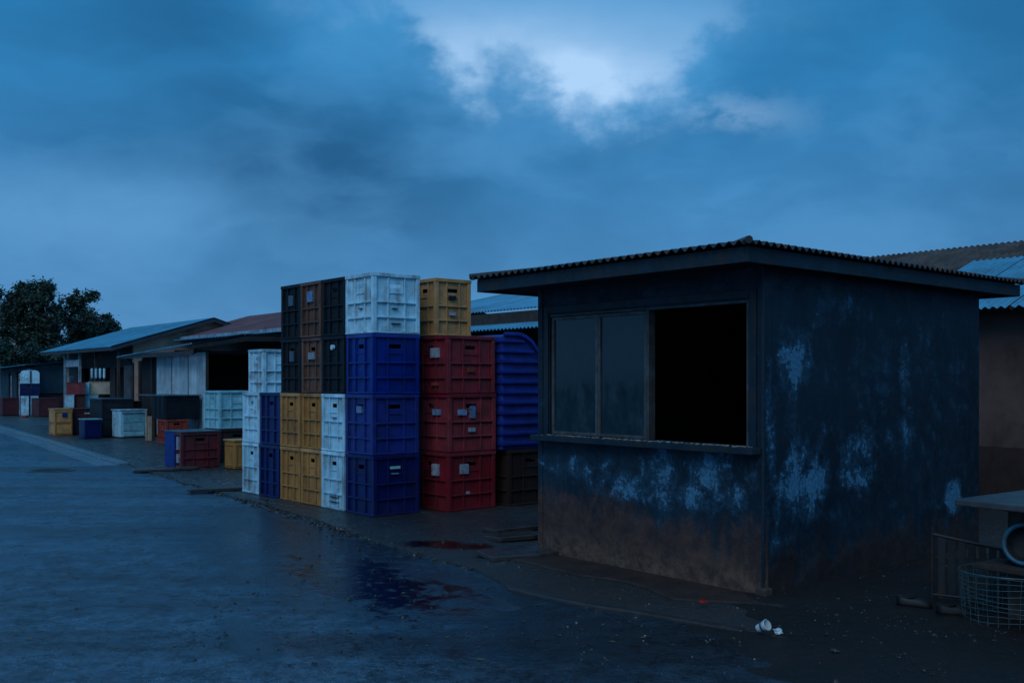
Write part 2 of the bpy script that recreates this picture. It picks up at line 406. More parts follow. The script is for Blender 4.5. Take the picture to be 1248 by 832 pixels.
    c = t.mix(t.math('MULTIPLY', mud, t.math('MULTIPLY_ADD', isl, .12, .86)), c, mudc)
    t.l(c, p.inputs['Base Color']); t.l(t.ss(nz, .3, .7, .45, .8), p.inputs['Roughness'])
    p.inputs['Specular IOR Level'].default_value = .35
    hh = t.math('ADD', t.math('MULTIPLY', mask, -.4), t.math('MULTIPLY', nz, .8))
    t.l(t.bump(hh, .6, .012, t.bump(nf, .4, .004)), p.inputs['Normal'])
    return m
KP = kiosk_paint()
KT = plain('dark_blue_timber', (.005, .018, .034), .6, .4, 7, .35, (.03, .025, .022), .4, scratch=.25, scratchcol=(.10, .17, .22))
KF = plain('weathered_window_frame', (.060, .075, .088), .6, .45, 10, .4, (.045, .036, .030), .5, scratch=.5, scratchcol=(.3, .28, .25))
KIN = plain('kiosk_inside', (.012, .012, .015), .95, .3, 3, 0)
CORR = plain('dark_rusty_corrugated', (.016, .015, .018), .55, .5, 5, .5, (.06, .025, .015), .3)
LX, LY, HT = 3.47, 2.50, 2.46
ks = thing('kiosk', 'small flat roofed kiosk of peeling dark blue paint with an open serving window', 'kiosk', P3(KC), A)
win = (.1335, 2.356, 1.115, 2.217)
MB().panel(LY, HT, .11, [win], lambda a, t_, b: (t_, a, b)).build('wall', KP, ks)                 # window wall
MB().panel(LX-.113, HT, .11, [], lambda a, t_, b: (.112+a, t_, b)).build('wall', KP, ks)
MB().box(.112, LX, LY-.11, LY, 0, HT).build('wall', KP, ks)
MB().box(LX-.11, LX, .112, LY-.112, 0, HT).build('wall', KP, ks)
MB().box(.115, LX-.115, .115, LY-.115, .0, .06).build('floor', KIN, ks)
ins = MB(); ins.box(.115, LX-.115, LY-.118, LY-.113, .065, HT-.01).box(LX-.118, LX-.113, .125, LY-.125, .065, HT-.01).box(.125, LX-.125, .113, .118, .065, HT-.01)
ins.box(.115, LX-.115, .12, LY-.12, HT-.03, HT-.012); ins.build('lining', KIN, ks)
cp = MB(); cp.box(-.006, .012, -.006, .014, 0.06, HT-.002).build('corner_trim', KT, ks, bevel=.004)
MB().box(-.008, -.001, LY-.05, LY+.012, .05, HT-.002).build('corner_trim', KP, ks, bevel=.003)
MB().box(-.045, .05, -.05, .045, -.01, .075).build('corner_footing', plain('footing_concrete', (.055, .036, .032), .8, .3, 10, .4), ks, bevel=.012)
# faint raised border round the window
bd = MB(); y0, y1, z0, z1 = win
bd.box(-.014, -.001, y0-.075, y0-.012, z0-.02, z1+.075).box(-.014, -.001, y1+.012, y1+.06, z0-.02, z1+.075).box(-.014, -.001, y0-.010, y1+.010, z1+.012, z1+.075)
bd.build('window_surround', KT, ks, bevel=.003)
wf = MB(); fw = .035
def fr(a0, a1, b0, b1, w_=fw, x0=.015, x1=.065):
    wf.box(x0, x1, a0, a0+w_, b0, b1); wf.box(x0, x1, a1-w_, a1, b0, b1)
    wf.box(x0, x1, a0+w_+.0005, a1-w_-.0005, b0, b0+w_); wf.box(x0, x1, a0+w_+.0005, a1-w_-.0005, b1-w_, b1)
WY = [1.155, 1.755, y1-.004]
wf.box(.004, .085, y0+.001, y0+.022, z0+.001, z1-.001).box(.004, .085, y0+.024, WY[0]-.02, z1-.022, z1-.001).box(.004, .085, WY[0]-.018, WY[0]+.018, z0+.001, z1-.001)
wf.box(.004, .085, WY[0]+.020, y1-.001, z1-.02, z1-.001)
wfo = wf.build('window_frame', KF, ks, bevel=.003)
for a0, a1 in ((WY[0]+.022, WY[1]-.004), (WY[1], WY[2])):
    wf = MB(); fr(a0, a1, z0+.004, z1-.024, .028, .020, .060)
    so = wf.build('sash', KF, ks, bevel=.003)
    gm = _m.get('glass')
    if not gm:
        gm, nt, p = newmat('dusty_glass'); t = NT(nt); v = objvec(t)
        d = t.ss(t.noise(t.map(v, (2, 2, 1)), 3, 6, .7), .3, .8)
        t.l(t.mix(d, (.004, .014, .022), (.020, .042, .056)), p.inputs['Base Color'])
        t.l(t.ss(d, 0, 1, .05, .30), p.inputs['Roughness']); p.inputs['Specular IOR Level'].default_value = .6
        p.inputs['Transmission Weight'].default_value = .15; p.inputs['IOR'].default_value = 1.45
        _m['glass'] = gm
    MB().box(.036, .042, a0+.0285, a1-.0285, z0+.033, z1-.053).build('glass_pane', gm, so)
MB().box(-.13, .10, y0-.12, y1+.13, z0-.055, z0-.004).build('window_sill', KT, ks, bevel=.006)
# flaked paint crumbs on the sill
fl = MB()
for _ in range(260):
    a = random.uniform(y0-.05, y1); xx = random.uniform(-.05, .004) if random.random() < .8 else random.uniform(-.11, 0); r_ = random.uniform(.003, .010)
    zt = z0-.004
    pts = [(xx+r_*math.cos(q+random.random()), a+1.6*r_*math.sin(q+random.random())) for q in (0, 1.5, 3, 4.6)]
    cx_ = sum(p[0] for p in pts)/4; cy_ = sum(p[1] for p in pts)/4
    pts.sort(key=lambda p: math.atan2(p[1]-cy_, p[0]-cx_))
    fl.prism(pts, zt, zt+random.uniform(.002, .006))
struct(fl.build('paint_flakes', plain('paint_flakes', (.30, .30, .28), .8, .4, 20, .3), ks), 'stuff')
# roof: low hipped corrugated sheets, fascia boards
ax0, ax1, ay0, ay1 = -.45, LX+.54, -.20, LY+.44; ZE = 2.575; PK = .20
ro = MB()
def sheet(e0, e1, inward, rise, n_per=12, amp=.016, pitch=.088):
    """triangular/trapezoid corrugated slope from edge e0-e1, hips at 45 degrees"""
    e0, e1 = Vector(e0), Vector(e1); L = (e1-e0).length; d = (e1-e0)/L; inw = Vector(inward)
    half = min(ax1-ax0, ay1-ay0)/2; N = int(L/pitch*8)
    prev = None
    for k in range(N+1):
        a = L*k/N; reach = min(a, L-a, half); z = amp*math.cos(2*math.pi*a/pitch)
        b0 = e0+d*a - inw*.03; b1 = e0+d*a+inw*reach
        zz = [(b0, ZE+z), (b1, ZE+z+rise*reach/half)]
        if prev:
            for off, flip in ((0, 0), (-.004, 1)):
                qv = [(prev[0][0], prev[0][1]+off), (zz[0][0], zz[0][1]+off), (zz[1][0], zz[1][1]+off), (prev[1][0], prev[1][1]+off)]
                ro.quad(*[(q_[0].x, q_[0].y, q_[1]) for q_ in qv])
            ro.quad(*[(q_.x, q_.y, zq) for q_, zq in ((prev[0][0], prev[0][1]), (zz[0][0], zz[0][1]), (zz[0][0], zz[0][1]-.004), (prev[0][0], prev[0][1]-.004))])
        prev = zz
sheet((ax0, ay0, 0), (ax1, ay0, 0), (0, 1, 0), PK); sheet((ax1, ay0, 0), (ax1, ay1, 0), (-1, 0, 0), PK)
sheet((ax1, ay1, 0), (ax0, ay1, 0), (0, -1, 0), PK); sheet((ax0, ay1, 0), (ax0, ay0, 0), (1, 0, 0), PK)
rf = ro.build('roof', CORR, ks, fix=False)
hc = MB(); hh = min(ax1-ax0, ay1-ay0)/2
for (cx_, cy_, sx_, sy_) in ((ax0, ay0, 1, 1), (ax1, ay0, -1, 1), (ax1, ay1, -1, -1), (ax0, ay1, 1, -1)):
    hc.tube([(cx_-.02*sx_, cy_-.02*sy_, ZE+.012), (cx_+hh*sx_, cy_+hh*sy_, ZE+PK+.01)], .028, 8)
hc.tube([(ax0+hh, ay0+hh, ZE+PK+.01), (ax1-hh, ay1-hh, ZE+PK+.01)], .028, 8)
hc.build('ridge_cap', CORR, rf)
fb = MB(); fz0, fz1 = ZE-.135, ZE-.022; e = .03
fb.box(ax0+e, ax1-e, ay0+e, ay0+e+.028, fz0, fz1).box(ax0+e, ax1-e, ay1-e-.028, ay1-e, fz0, fz1)
fb.box(ax0+e, ax0+e+.028, ay0+e+.0285, ay1-e-.0285, fz0, fz1).box(ax1-e-.028, ax1-e, ay0+e+.0285, ay1-e-.0285, fz0, fz1)
fb.build('fascia', KT, rf, bevel=.003)
MB().box(ax0+.06, ax1-.06, ay0+.06, ay1-.06, HT+.003, HT+.028).build('soffit', plain('soffit_board', (.012, .02, .03), .8, .3, 4, 0), rf)

# ------------------------------------------------------------------ street buildings
def corrugated(mb, o, du, dv, L, W, pitch=.12, amp=.018, th=.006, seg=6, rag=0):
    """corrugated sheet from corner o: ridges run along dv (length W), waves along du (length L)"""
    o, du, dv = Vector(o), Vector(du).normalized(), Vector(dv).normalized(); n = du.cross(dv).normalized()
    if n.z < 0: n = -n
    N = max(4, int(L/pitch*seg)); prev = None
    for k in range(N+1):
        a = L*k/N; off = n*amp*math.cos(2*math.pi*a/pitch); rg = rag*math.sin(int(a/.9)*12.9)
        p0 = o+du*a+off-dv*rg; p1 = o+du*a+dv*W+off
        if prev:
            mb.quad(prev[0], p0, p1, prev[1]); mb.quad(prev[0]-n*th, p0-n*th, p1-n*th, prev[1]-n*th); mb.quad(prev[0], p0, p0-n*th, prev[0]-n*th); mb.quad(prev[1], p1, p1-n*th, prev[1]-n*th)
        prev = (p0, p1)
ROOFB = plain('blue_grey_corrugated', (.055, .24, .38), .36, .25, 1.5, .3, (.04, .08, .11), .2)
ROOFR = plain('dull_red_corrugated', (.16, .050, .055), .6, .3, 1.5, .3, (.05, .03, .03), .2)
ROOFRUST = plain('rusted_corrugated', (.075, .048, .040), .75, .5, 3, .6, (.035, .022, .018), .4)
WALLB = plain('beige_render', (.60, .38, .31), .85, .2, 1.2, .3, (.12, .08, .07), .5)
WALLPK = plain('stained_brown_render', (.105, .062, .056), .85, .35, 1.4, .8, (.055, .035, .03), .5)
WALLN = plain('night_blue_boards', (.008, .040, .065), .7, .3, 2, .3)
PALEW = plain('pale_corrugated_cladding', (.30, .46, .56), .6, .2, 2.5, .25, (.14, .16, .18), .2)
# house with the pale blue gable roof
e_ = Vector((-13.04, 32.0, 0))
h1 = thing('house', 'beige house with a pale blue gabled roof and dark veranda, beyond the crates', 'house', e_, A)
HL, HW, ez, rz_ = 8.4, 3.5, 2.74, 3.82
g = MB()                                                      # gable wall facing the camera, and far one
for yy in (.45, HL-.6):
    MB().prism_y([(.9, 0), (6.6, 0), (6.6, 2.95), (3.5, 3.72), (.9, 3.00)], yy, yy+.15).build('wall', WALLB, h1)
MB().box(6.45, 6.6, .601, HL-.601, 0, 2.9).build('wall', WALLB, h1)
MB().panel(HL-1.06, 2.92, .14, [(.75, 1.75, .02, 2.1), (2.3, 3.9, .9, 2.1), (4.6, 5.6, .02, 2.1)], lambda a, t_, b: (.901+t_, .602+a, b)).build('wall', plain('shopfront_dark', (.03, .026, .03), .8, .3, 2, .2), h1)
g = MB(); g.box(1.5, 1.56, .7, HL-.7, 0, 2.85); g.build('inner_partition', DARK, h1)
g = MB(); sl = (rz_-ez)/HW
corrugated(g, (0, 0, ez), (0, 1, 0), (1, 0, sl), HL, math.hypot(HW, rz_-ez), .16)
corrugated(g, (7.0, 0, ez), (0, 1, 0), (-1, 0, sl), HL, math.hypot(HW, rz_-ez), .16)
r1 = g.build('roof', ROOFB, h1, fix=False)
g = MB(); g.prism_y([(.02, ez-.14), (3.5, rz_-.14), (6.98, ez-.14), (6.98, ez-.03), (3.5, rz_-.03), (.02, ez-.03)], .02, .06); g.box(.03, .06, .07, HL-.02, ez-.12, ez-.02)
g.build('barge_board', plain('grey_blue_board', (.03, .05, .07), .7), r1)
MB().box(1.1, 2.35, .40, .449, 1.05, 2.25).build('window', DARK, h1)
g = MB(); g.box(1.04, 1.095, .395, .449, 1.0, 2.3).box(2.355, 2.41, .395, .449, 1.0, 2.3).box(1.10, 2.35, .395, .449, 2.255, 2.31).box(1.10, 2.35, .375, .449, .99, 1.045); g.build('window_frame', WOOD, h1)
MB().box(.85, .899, .62, 1.30, .03, 2.15).build('door', plain('grey_door', (.10, .105, .12), .7), h1)
for yy in (.25, 2.6, 4.4, 6.2):
    MB().box(.30, .38, yy, yy+.08, 0, ez-.08).build('veranda_post', TRIMW if yy > 3 else WOOD, h1)
MB().box(.34, .36, 4.5, 6.2, 2.15, 2.4).build('sign_board', TRIMW, h1)
# shop with pale cladding and an open black front
e_ = Vector((-8.17, 26.2, 0))
h2 = thing('shop', 'low shop clad in pale corrugated sheets with an open black front behind the crates', 'shop', e_, A)
for k in range(6):
    g = MB(); corrugated(g, (.0+.02*(k % 2), .0+k*.6, .05), (0, 1, 0), (0, 0, 1), .565, 2.34-.03*(k % 3), .19, .022, .01); g.build('cladding', PALEW, h2, fix=False)
SHW = plain('shop_wall_dark', (.03, .028, .03), .8, .3, 2, .2)
for bb in ((.03, .10, .0, 3.55, 0, 2.4), (.11, 5.09, 4.9, 5.0, 0, 2.4), (5.1, 5.2, 0.0, 5.0, 0, 2.6), (3.9, 5.09, .0, .08, 0, 2.5)): MB().box(*bb).build('wall', SHW, h2)
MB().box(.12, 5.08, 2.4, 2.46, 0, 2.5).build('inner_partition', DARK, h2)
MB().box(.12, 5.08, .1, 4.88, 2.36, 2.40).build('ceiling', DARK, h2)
g = MB(); corrugated(g, (-.45, -.25, 2.60), (0, 1, -.042), (1, 0, .20), 5.9, 1.5, .16)
r2 = g.build('roof', ROOFB, h2, fix=False)
g = MB(); corrugated(g, (1.04, -.25, 2.885), (0, 1, 0), (1, 0, .02), 5.2, 4.3, .16); g.build('roof_sheet', ROOFB, r2, fix=False)
g = MB(); g.prism_y([(-.4, 2.47), (1.1, 2.70), (5.3, 2.76), (5.3, 2.88), (1.1, 2.84), (-.4, 2.56)], -.22, -.18); g.box(-.40, -.36, -.17, 5.4, 2.30, 2.42); g.build('fascia', IRON, r2)
MB().tube([(-.1, 5.2, 0), (-.1, 5.2, 2.15), (-.38, 5.2, 2.38)], .035).build('awning_post', IRON, h2)
MB().tube([(-.05, 3.75, 0), (-.05, 3.75, 2.42)], .04).build('awning_post', IRON, h2)
MB().box(.04, .09, 3.6, 4.85, 0, 2.3).build('shutter', DARK, h2)  # near-black sheet painted in for the unlit doorway
# house with the dull red roof behind the shop
h3 = thing('house', 'house with a dull red sheet roof rising behind the pale clad shop', 'house', e_ + V*2.4 - U*3, A)
DRN = plain('dark_render', (.06, .05, .05), .85)
for bb in ((.55, .7, .3, 12.0, 0, 3.0), (5.6, 5.75, .3, 12.0, 0, 3.0)): MB().box(*bb).build('wall', DRN, h3)
for yy in (.3, 11.8): MB().prism_y([(.72, 0), (5.58, 0), (5.58, 3.10), (3.15, 3.9), (.72, 3.15)], yy, yy+.15).build('wall', DRN, h3)
g = MB(); corrugated(g, (0, 0, 3.1), (0, 1, 0), (1, 0, .30), 12.3, 3.3, .16); corrugated(g, (6.3, 0, 3.1), (0, 1, 0), (-1, 0, .30), 12.3, 3.3, .16)
r3 = g.build('roof', ROOFR, h3, fix=False)
MB().box(-.05, -.01, -.02, 12.3, 3.02, 3.13).build('gutter', TRIMW, r3)
# blue roofed shed between the ochre crate and the kiosk
e_ = Vector((-.85, 20.0, 0)) - U*5.0
h4 = thing('shed', 'long dark shed with two tiers of blue corrugated roof seen between ochre crate and kiosk', 'shed', e_ , A)
DSH = plain('shed_dark', (.022, .018, .020), .85)
for bb in ((.5, .62, .2, 8.0, 0, 2.95), (4.5, 4.62, .2, 8.0, 0, 3.2)): MB().box(*bb).build('wall', DSH, h4)
for yy in (.2, 7.9): MB().prism_y([(.63, 0), (4.49, 0), (4.49, 3.3), (.63, 2.95)], yy, yy+.12).build('wall', DSH, h4)
g = MB(); corrugated(g, (0, 0, 3.0), (0, 1, 0), (1, 0, .22), 8.4, 4.9, .10, .016)
r4 = g.build('roof', ROOFB, h4, fix=False)
MB().box(.03, .08, .02, 8.38, 2.70, 2.95).build('fascia', WOOD, r4)
g = MB(); corrugated(g, (-1.3, .3, 2.52), (0, 1, 0), (1, 0, .15), 7.9, 1.75, .10, .016)
lt = g.build('lean_to_roof', ROOFB, h4, fix=False)
for yy in (.5, 4.0, 8.0): MB().box(-1.2, -1.12, yy, yy+.08, 0, 2.40).build('lean_to_post', WOOD, h4)
# brown walled building right of the kiosk
e_ = Vector((6.40, 12.30, 0)) - U*7
h5 = thing('building', 'brown walled building with a half rusted half blue roof behind the kiosk on the right', 'building', e_, A)
for bb in ((.45, .6, .2, 12.0, .74, 2.62), (6.9, 7.05, .2, 12.0, 0, 2.62)): MB().box(*bb).build('wall', WALLPK, h5)
for yy in (.2, 11.85): MB().prism_y([(.61, 0), (6.89, 0), (6.89, 2.62), (3.75, 3.74), (.61, 2.62)], yy, yy+.15).build('wall', WALLPK, h5)
MB().box(.42, .605, .2, 12.0, 0, .738).build('plinth', plain('maroon_plinth', (.026, .009, .008), .8), h5)
g = MB(); corrugated(g, (0, 0, 2.52), (0, 1, 0), (1, 0, .36), 12.3, 4.0, .10, .016)
corrugated(g, (7.5, 0, 2.52), (0, 1, 0), (-1, 0, .36), 12.3, 4.0, .10, .016)
r5 = g.build('roof', ROOFRUST, h5, fix=False)
for k in range(11):
    g = MB(); corrugated(g, (-.06, .6+k*.82, 2.545), (0, 1, 0), (1, 0, .36), .80, 3.35 - (.0, .5, 1.3)[max(0, k-8)] - .12*(k % 2), .10, .016, .005, 6)
    g.build('roof_sheet', ROOFB, r5, fix=False)
# small dark shed, far left
e_ = Vector((-22.7, 47.0, 0))
h0 = thing('shed', 'low night blue boarded shed at the far left end of the street', 'shed', e_, A)
MB().box(.0, 6, .0, .1, 1.05, 2.42).build('wall', WALLN, h0)
MB().panel(7.0, 2.3, .1, [(1.0, 3.6, .02, 2.1), (4.6, 5.2, .02, 2.1)], lambda a, t_, b: (.0+t_, .101+a, b)).build('wall', WALLN, h0)
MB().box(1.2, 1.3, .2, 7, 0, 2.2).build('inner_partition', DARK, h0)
g = MB(); corrugated(g, (-.6, -.4, 2.40), (0, 1, -.02), (1, 0, .1), 7.9, 6.4, .2); g.build('roof', ROOFB, h0, fix=False)
MB().box(.02, 6, .11, .15, 0, 1.04).build('wall', plain('low_maroon_wall', (.045, .015, .02), .8), h0)
# pale building far off
px = at(0, 465+27.4)
h6 = thing('building', 'pale distant building with a flat white parapet behind the tree', 'building', (-37.5, 66, 0), A)
MB().box(0, 8, 0, 9, 0, 3.0).build('wall', plain('far_pale_wall', (.40, .38, .42), .8), h6)
MB().box(-.3, 8.3, -.3, 9.3, 3.0, 3.35).build('parapet', plain('far_white', (.55, .58, .62), .8), h6)
MB().box(2, 6, 2, 6, 3.36, 4.6).build('rooftop_room', plain('far_pale_wall', (.40, .38, .42), .8), h6)

# ------------------------------------------------------------------ market boxes left of the stacks
G2 = 'boxes standing in front of the shops'
def boxx(w, d, h, colour, px, py, label, cat='box', name='storage_box', lid=None, z=0.0, panels=1, group=G2, trim=None, back=(0, 0), rz=A, shelf=False):
    """closed box: body, lid or rim strip, raised panels; near corner at the photo position"""
    p = at(px, py); loc = Vector((p[0], p[1], z)) + V*back[0] + U*back[1]
    o = thing(name, label, cat, loc, rz, group)
    MB().box(.0, w, .0, d, .01, h-.03).build('body', PL[colour], o, bevel=.008)
    MB().box(-.02, w+.02, -.02, d+.02, h-.0295, h).build('lid', PL[lid or colour], o, bevel=.005)
    g = MB(); e = .05
    for k in range(panels):
        z0 = .05 + (h-.13)*k/panels; z1 = .05 + (h-.13)*(k+1)/panels - .03
        g.box(e, w-e, -.016, -.0005, z0, z0+.03).box(e, w-e, -.016, -.0005, z1-.0, z1+.02)
        g.box(e-.03, e-.001, -.016, -.0005, z0, z1+.02).box(w-e+.001, w-e+.03, -.016, -.0005, z0, z1+.02)
        g.box(-.016, -.0005, e, d-e, z0, z0+.03).box(-.016, -.0005, e, d-e, z1, z1+.02)
    g.build('panel_trim', PL[trim or colour], o, bevel=.003)
    return o
# red-and-blue crate with slate lid
p = at(220.5, 571)
o = crate(.76, .78, .66, 'darkred', P3(p), 'dark red crate with blue corner and slate lid standing alone near the kerb', G2, rz=A, lid='slate', detail=True,
          stickers=(('side', .12, .22, .34, .58, STK), ('side', .12, .22, .10, .26, STK)))
MB().box(-.006, .03, .30, .785, .02, .655).build('blue_panel', PL['blue'], o, bevel=.004)
for c in [c for c in bpy.data.objects if c.parent == o and c.name.startswith(('body', 'rim'))]: pass
# aqua crate on a dark brown crate
p = at(267, 563.5)
crate(.78, .72, .66, 'dbrown', P3(p), 'dark brown crate beneath the aqua crate, behind the slate lidded one', G2, detail=False)
crate(.79, .73, .76, 'aqua', P3(p, .662), 'aqua crate on a dark crate in front of the open black shop front', G2)
boxx(.42, .42, .54, 'yellow', 285.5, 572, 'small plain ochre box tucked beside the white end crates', panels=1)
# black box over faded red crate
p = at(202, 540)
oc = crate(.60, .62, .62, 'orange', P3(p), 'faded red crate under the black box beside the shop', G2, detail=False)
bx = thing('storage_box', 'black box with a projecting flat top lying on the faded red crate', 'box', (p[0], p[1], .622), A, G2)
MB().box(-.02, .90, -.02, .95, 0, .60).build('body', PL['black'], bx, bevel=.01)
MB().box(-.06, .93, -.06, 2.0, .603, .635).build('lid', PL['slate'], bx, bevel=.004)
g = MB()
for k in range(3): g.box(-.035, -.021, .05+k*.3, .08+k*.3, .04, .56)
g.box(.02, .86, -.032, -.0205, .50, .53); g.build('panel_trim', PL['black'], bx)
MB().box(0, .04, .9, .94, -.6, 0).box(.82, .86, .9, .94, -.6, 0).box(.82, .86, .02, .06, -.6, 0).build('leg', WOOD, bx)
pk = thing('plank', 'pale upright planks leaning beside the faded red crate', 'plank', P3(at(188, 536.5)), A)
MB().box(-.16, -.06, .02, .06, 0, .66).build('board', PL['cream'], pk); MB().box(-.05, 0.02, .0, .04, 0, .60).build('board', WOOD, pk)
MB().box(-.20, -.17, .08, .11, 0, .82).build('board', PL['cream'], pk)
# white cabinet with drawers
p = at(147, 533.8)
wc = thing('cabinet', 'white cabinet with two shelf panels standing before the black boxes', 'cabinet', P3(p), A+R(4), G2)
MB().box(0, .74, 0, .6, .03, .78).build('body', PL['white'], wc, bevel=.006)
MB().box(-.03, .77, -.03, .63, .7805, .81).build('top', PL['white'], wc, bevel=.004)
for z0, z1 in ((.44, .68), (.20, .42), (.06, .18)):
    MB().box(.07, .67, -.022, -.0005, z0, z1).build('drawer', PL['aqua'], wc, bevel=.004)
MB().box(.04, .70, -.045, -.0225, .69, .715).build('handle', PL['slate'], wc)
# black counters behind
boxx(.9, 1.1, 1.12, 'black', 124, 533, 'tall black box with a slate top between blue bin and white cabinet', lid='slate', panels=2)
boxx(1.3, .9, 1.0, 'black', 150, 529, 'wide black box behind the white cabinet', lid='black', panels=2)
# blue bin
o = boxx(.46, .5, .56, 'deep', 103, 534.8, 'blue bin with a pale rim standing before the maroon crate', lid='aqua', name='plastic_bin', cat='bin')
o = boxx(.86, .6, .78, 'maroon', 88, 529.6, 'maroon box on the ground between ochre box and tall black box', lid='maroon')
MB().box(.35, .62, -.03, -.018, .62, .66).build('sticker', PL['white'], o)
o = boxx(.52, .55, .80, 'yellow', 66, 530.8, 'ochre box with a small blue badge at the left end of the boxes', lid='yellow', panels=2)
MB().box(.22, .36, -.03, -.018, .55, .67).build('badge', PL['blue'], o)
b0 = at(66, 530.8)
for (px_, w, z, h, c, lab, nm) in ((79, .26, .805, .40, 'white', 'white box left of the upper maroon box, on the lower tier', 'storage_box'), (88, .36, .805, .40, 'maroon', 'small maroon box on the lower tier between white boxes', 'storage_box'),
                       (102, .42, .805, .40, 'aqua', 'pale box on the lower tier under the cream boxes', 'storage_box'), (81, .52, 1.208, .37, 'red', 'dark red box on the upper tier at its left end', 'storage_box'),
                       (99.5, .22, 1.208, .37, 'white', 'white narrow box on the upper tier beside the beige box', 'storage_box'), (108.5, .60, 1.208, .40, 'cream', 'beige box on the upper tier carrying the white bottles', 'storage_box')):
    Yq = 30.0 + (px_-79)*.020
    o = thing('storage_box', lab, 'box', ((px_-CX)/F*Yq, Yq, z), A-R(16), 'small boxes stacked in two tiers')
    MB().box(0, w*1.0, 0, .5, 0.002, h-.03).build('body', PL[c], o, bevel=.006); MB().box(-.01, w+.01, -.01, .51, h-.0295, h).build('lid', PL[c], o)
# trestle carrying the right part of the tiers
tr = thing('trestle_table', 'low dark trestle under the tiers of small boxes', 'table', (-13.45, 30.15, 0), A-R(16))
MB().box(0, 1.75, .0, .6, .775, .80).build('table_top', PL['slate'], tr)
for xx in (.05, 1.65):
    for yy in (.05, .5): MB().box(xx, xx+.05, yy, yy+.05, 0, .774).build('leg', WOOD, tr)
for k in range(4):
    Yq = 30.9; px_ = 112 + k*5.0
    o = thing('bottle', ['leftmost', 'second', 'third', 'rightmost'][k] + ' white bottle of the four on the beige box', 'bottle', ((px_-CX)/F*Yq, Yq, 1.609), 0, 'white bottles on the beige box')
    MB().lathe([(.0, 0), (.022, 0), (.022, .10), (.036, .13), (.036, .38), (.03, .41), (.0, .41)], 12).build('body', PL['white'], o)
    MB().lathe([(.0, .0), (.040, .0), (.040, .09), (0.023, .095)], 12).build('holder', PL['black'], o)
o = thing('jerrycan', 'small dark can standing on the red box of the upper tier', 'can', ((84-CX)/F*30.3, 30.35, 1.579), A)
MB().box(0, .14, 0, .10, 0, .16).build('body', PL['slate'], o, bevel=.015); MB().tube([(.02, .05, .16), (.04, .05, .19), (.1, .05, .19), (.12, .05, .16)], .008).build('handle', PL['slate'], o)
# far left blue and white cabinets
p = at(24, 506.6)
o = thing('cabinet', 'tall white cupboard with two door panels at the foot of the blue and white pile', 'cabinet', P3(p), A-R(14), 'blue and white pile by the far shed')
MB().box(0, .82, 0, .75, 0, .96).build('body', PL['deep'], o, bevel=.01)
MB().box(.04, .38, -.02, -.001, .03, .93).build('door', PL['white'], o); MB().box(.46, .79, -.02, -.001, .03, .93).build('door', PL['white'], o); MB().box(-.02, -.001, .05, .7, .03, .93).build('side_panel', PL['white'], o)
o = thing('plastic_crate', 'blue crate in the middle of the blue and white pile', 'crate', P3(p, .962), A-R(14), 'blue and white pile by the far shed')
crate_parts(o, .84, .74, .55, 'deep', detail=False)
o = thing('drum', 'white round topped tank on top of the blue crate by the far shed', 'tank', P3(p, 1.515), A-R(14), 'blue and white pile by the far shed')
MB().prism_y([(.02, 0), (.84, 0), (.84, .48), (.78, .58), (.66, .62), (.2, .62), (.08, .58), (.02, .48)], .02, .72).build('body', PL['white'], o, bevel=.01)
MB().box(.42, .50, -.01, .019, .03, .60).build('seam', PL['slate'], o); MB().tube([(.43, .37, .62), (.43, .37, .70)], .12, 14).build('cap', PL['slate'], o)
p = at(2, 506)
for (px_, py_, w, lab) in ((3, 506.5, 1.2, 'low maroon counter left of the blue and white pile'), (47, 508, .9, 'low maroon counter right of the blue and white pile')):
    boxx(w, 1.2, .85, 'maroon', px_, py_, lab, cat='counter', name='market_counter', panels=1, group='maroon counters by the far shed')
o = thing('bottle', 'white bottle standing right of the tall white cupboard', 'bottle', P3(at(44.5, 507)), 0)
MB().lathe([(0, 0), (.08, 0), (.09, .1), (.085, .3), (.03, .42), (.03, .46)], 14).build('body', PL['white'], o); MB().lathe([(.036, .45), (.036, .5), (0, .5)], 12).build('cap', PL['red'], o)
o = tag(MB().prism([(0, 0), (.22, .03), (.26, .16), (.1, .22), (-.03, .1)], 0, .1).build('bag', PL['orange'], bevel=.03), 'small red bundle on the ground before the tall white cupboard', 'bag')
o.location = P3(at(26, 508.5))

# ------------------------------------------------------------------ things at the right edge
tb = thing('stone_table', 'grey slab table on a brick pier at the right edge', 'table', P3(at(1163, 607.4, .82)), R(36))
MB().box(0, 1.9, -1.1, 0, .775, .82).build('table_top', plain('grey_slab', (.055, .058, .066), .45, .35, 4, .4, (.06, .04, .03), .4), tb, bevel=.008)
MB().box(.34, .52, -.95, -.18, 0, .774).box(1.5, 1.68, -.95, -.18, 0, .774).build('pier', plain('brown_block', (.07, .05, .042), .85, .4, 9, .4), tb, bevel=.01)
MB().box(.03, .338, -.93, -.12, .37, .41).build('shelf', WOOD, tb, bevel=.006)
o = thing('plastic_basin', 'light blue plastic basin standing on edge on the low shelf of the slab table', 'basin', (3.355, 6.40, .54), 0)
o.rotation_euler = (R(80), R(6), R(-40))
MB().lathe([(0, 0), (.085, 0), (.105, .03), (.122, .10), (.137, .103), (.137, .110), (.116, .110), (.098, .034), (.080, .010), (0, .010)], 32).build('bowl', plain('basin_blue', (.02, .11, .18), .4, .3, 9, .3), o, smooth=True)
MB().lathe([(0, .0135), (.0785, .0135), (.096, .036), (.1135, .098)], 32).build('lining', PL['black'], o, smooth=True)  # black skin added so the hollow of the bowl reads shaded
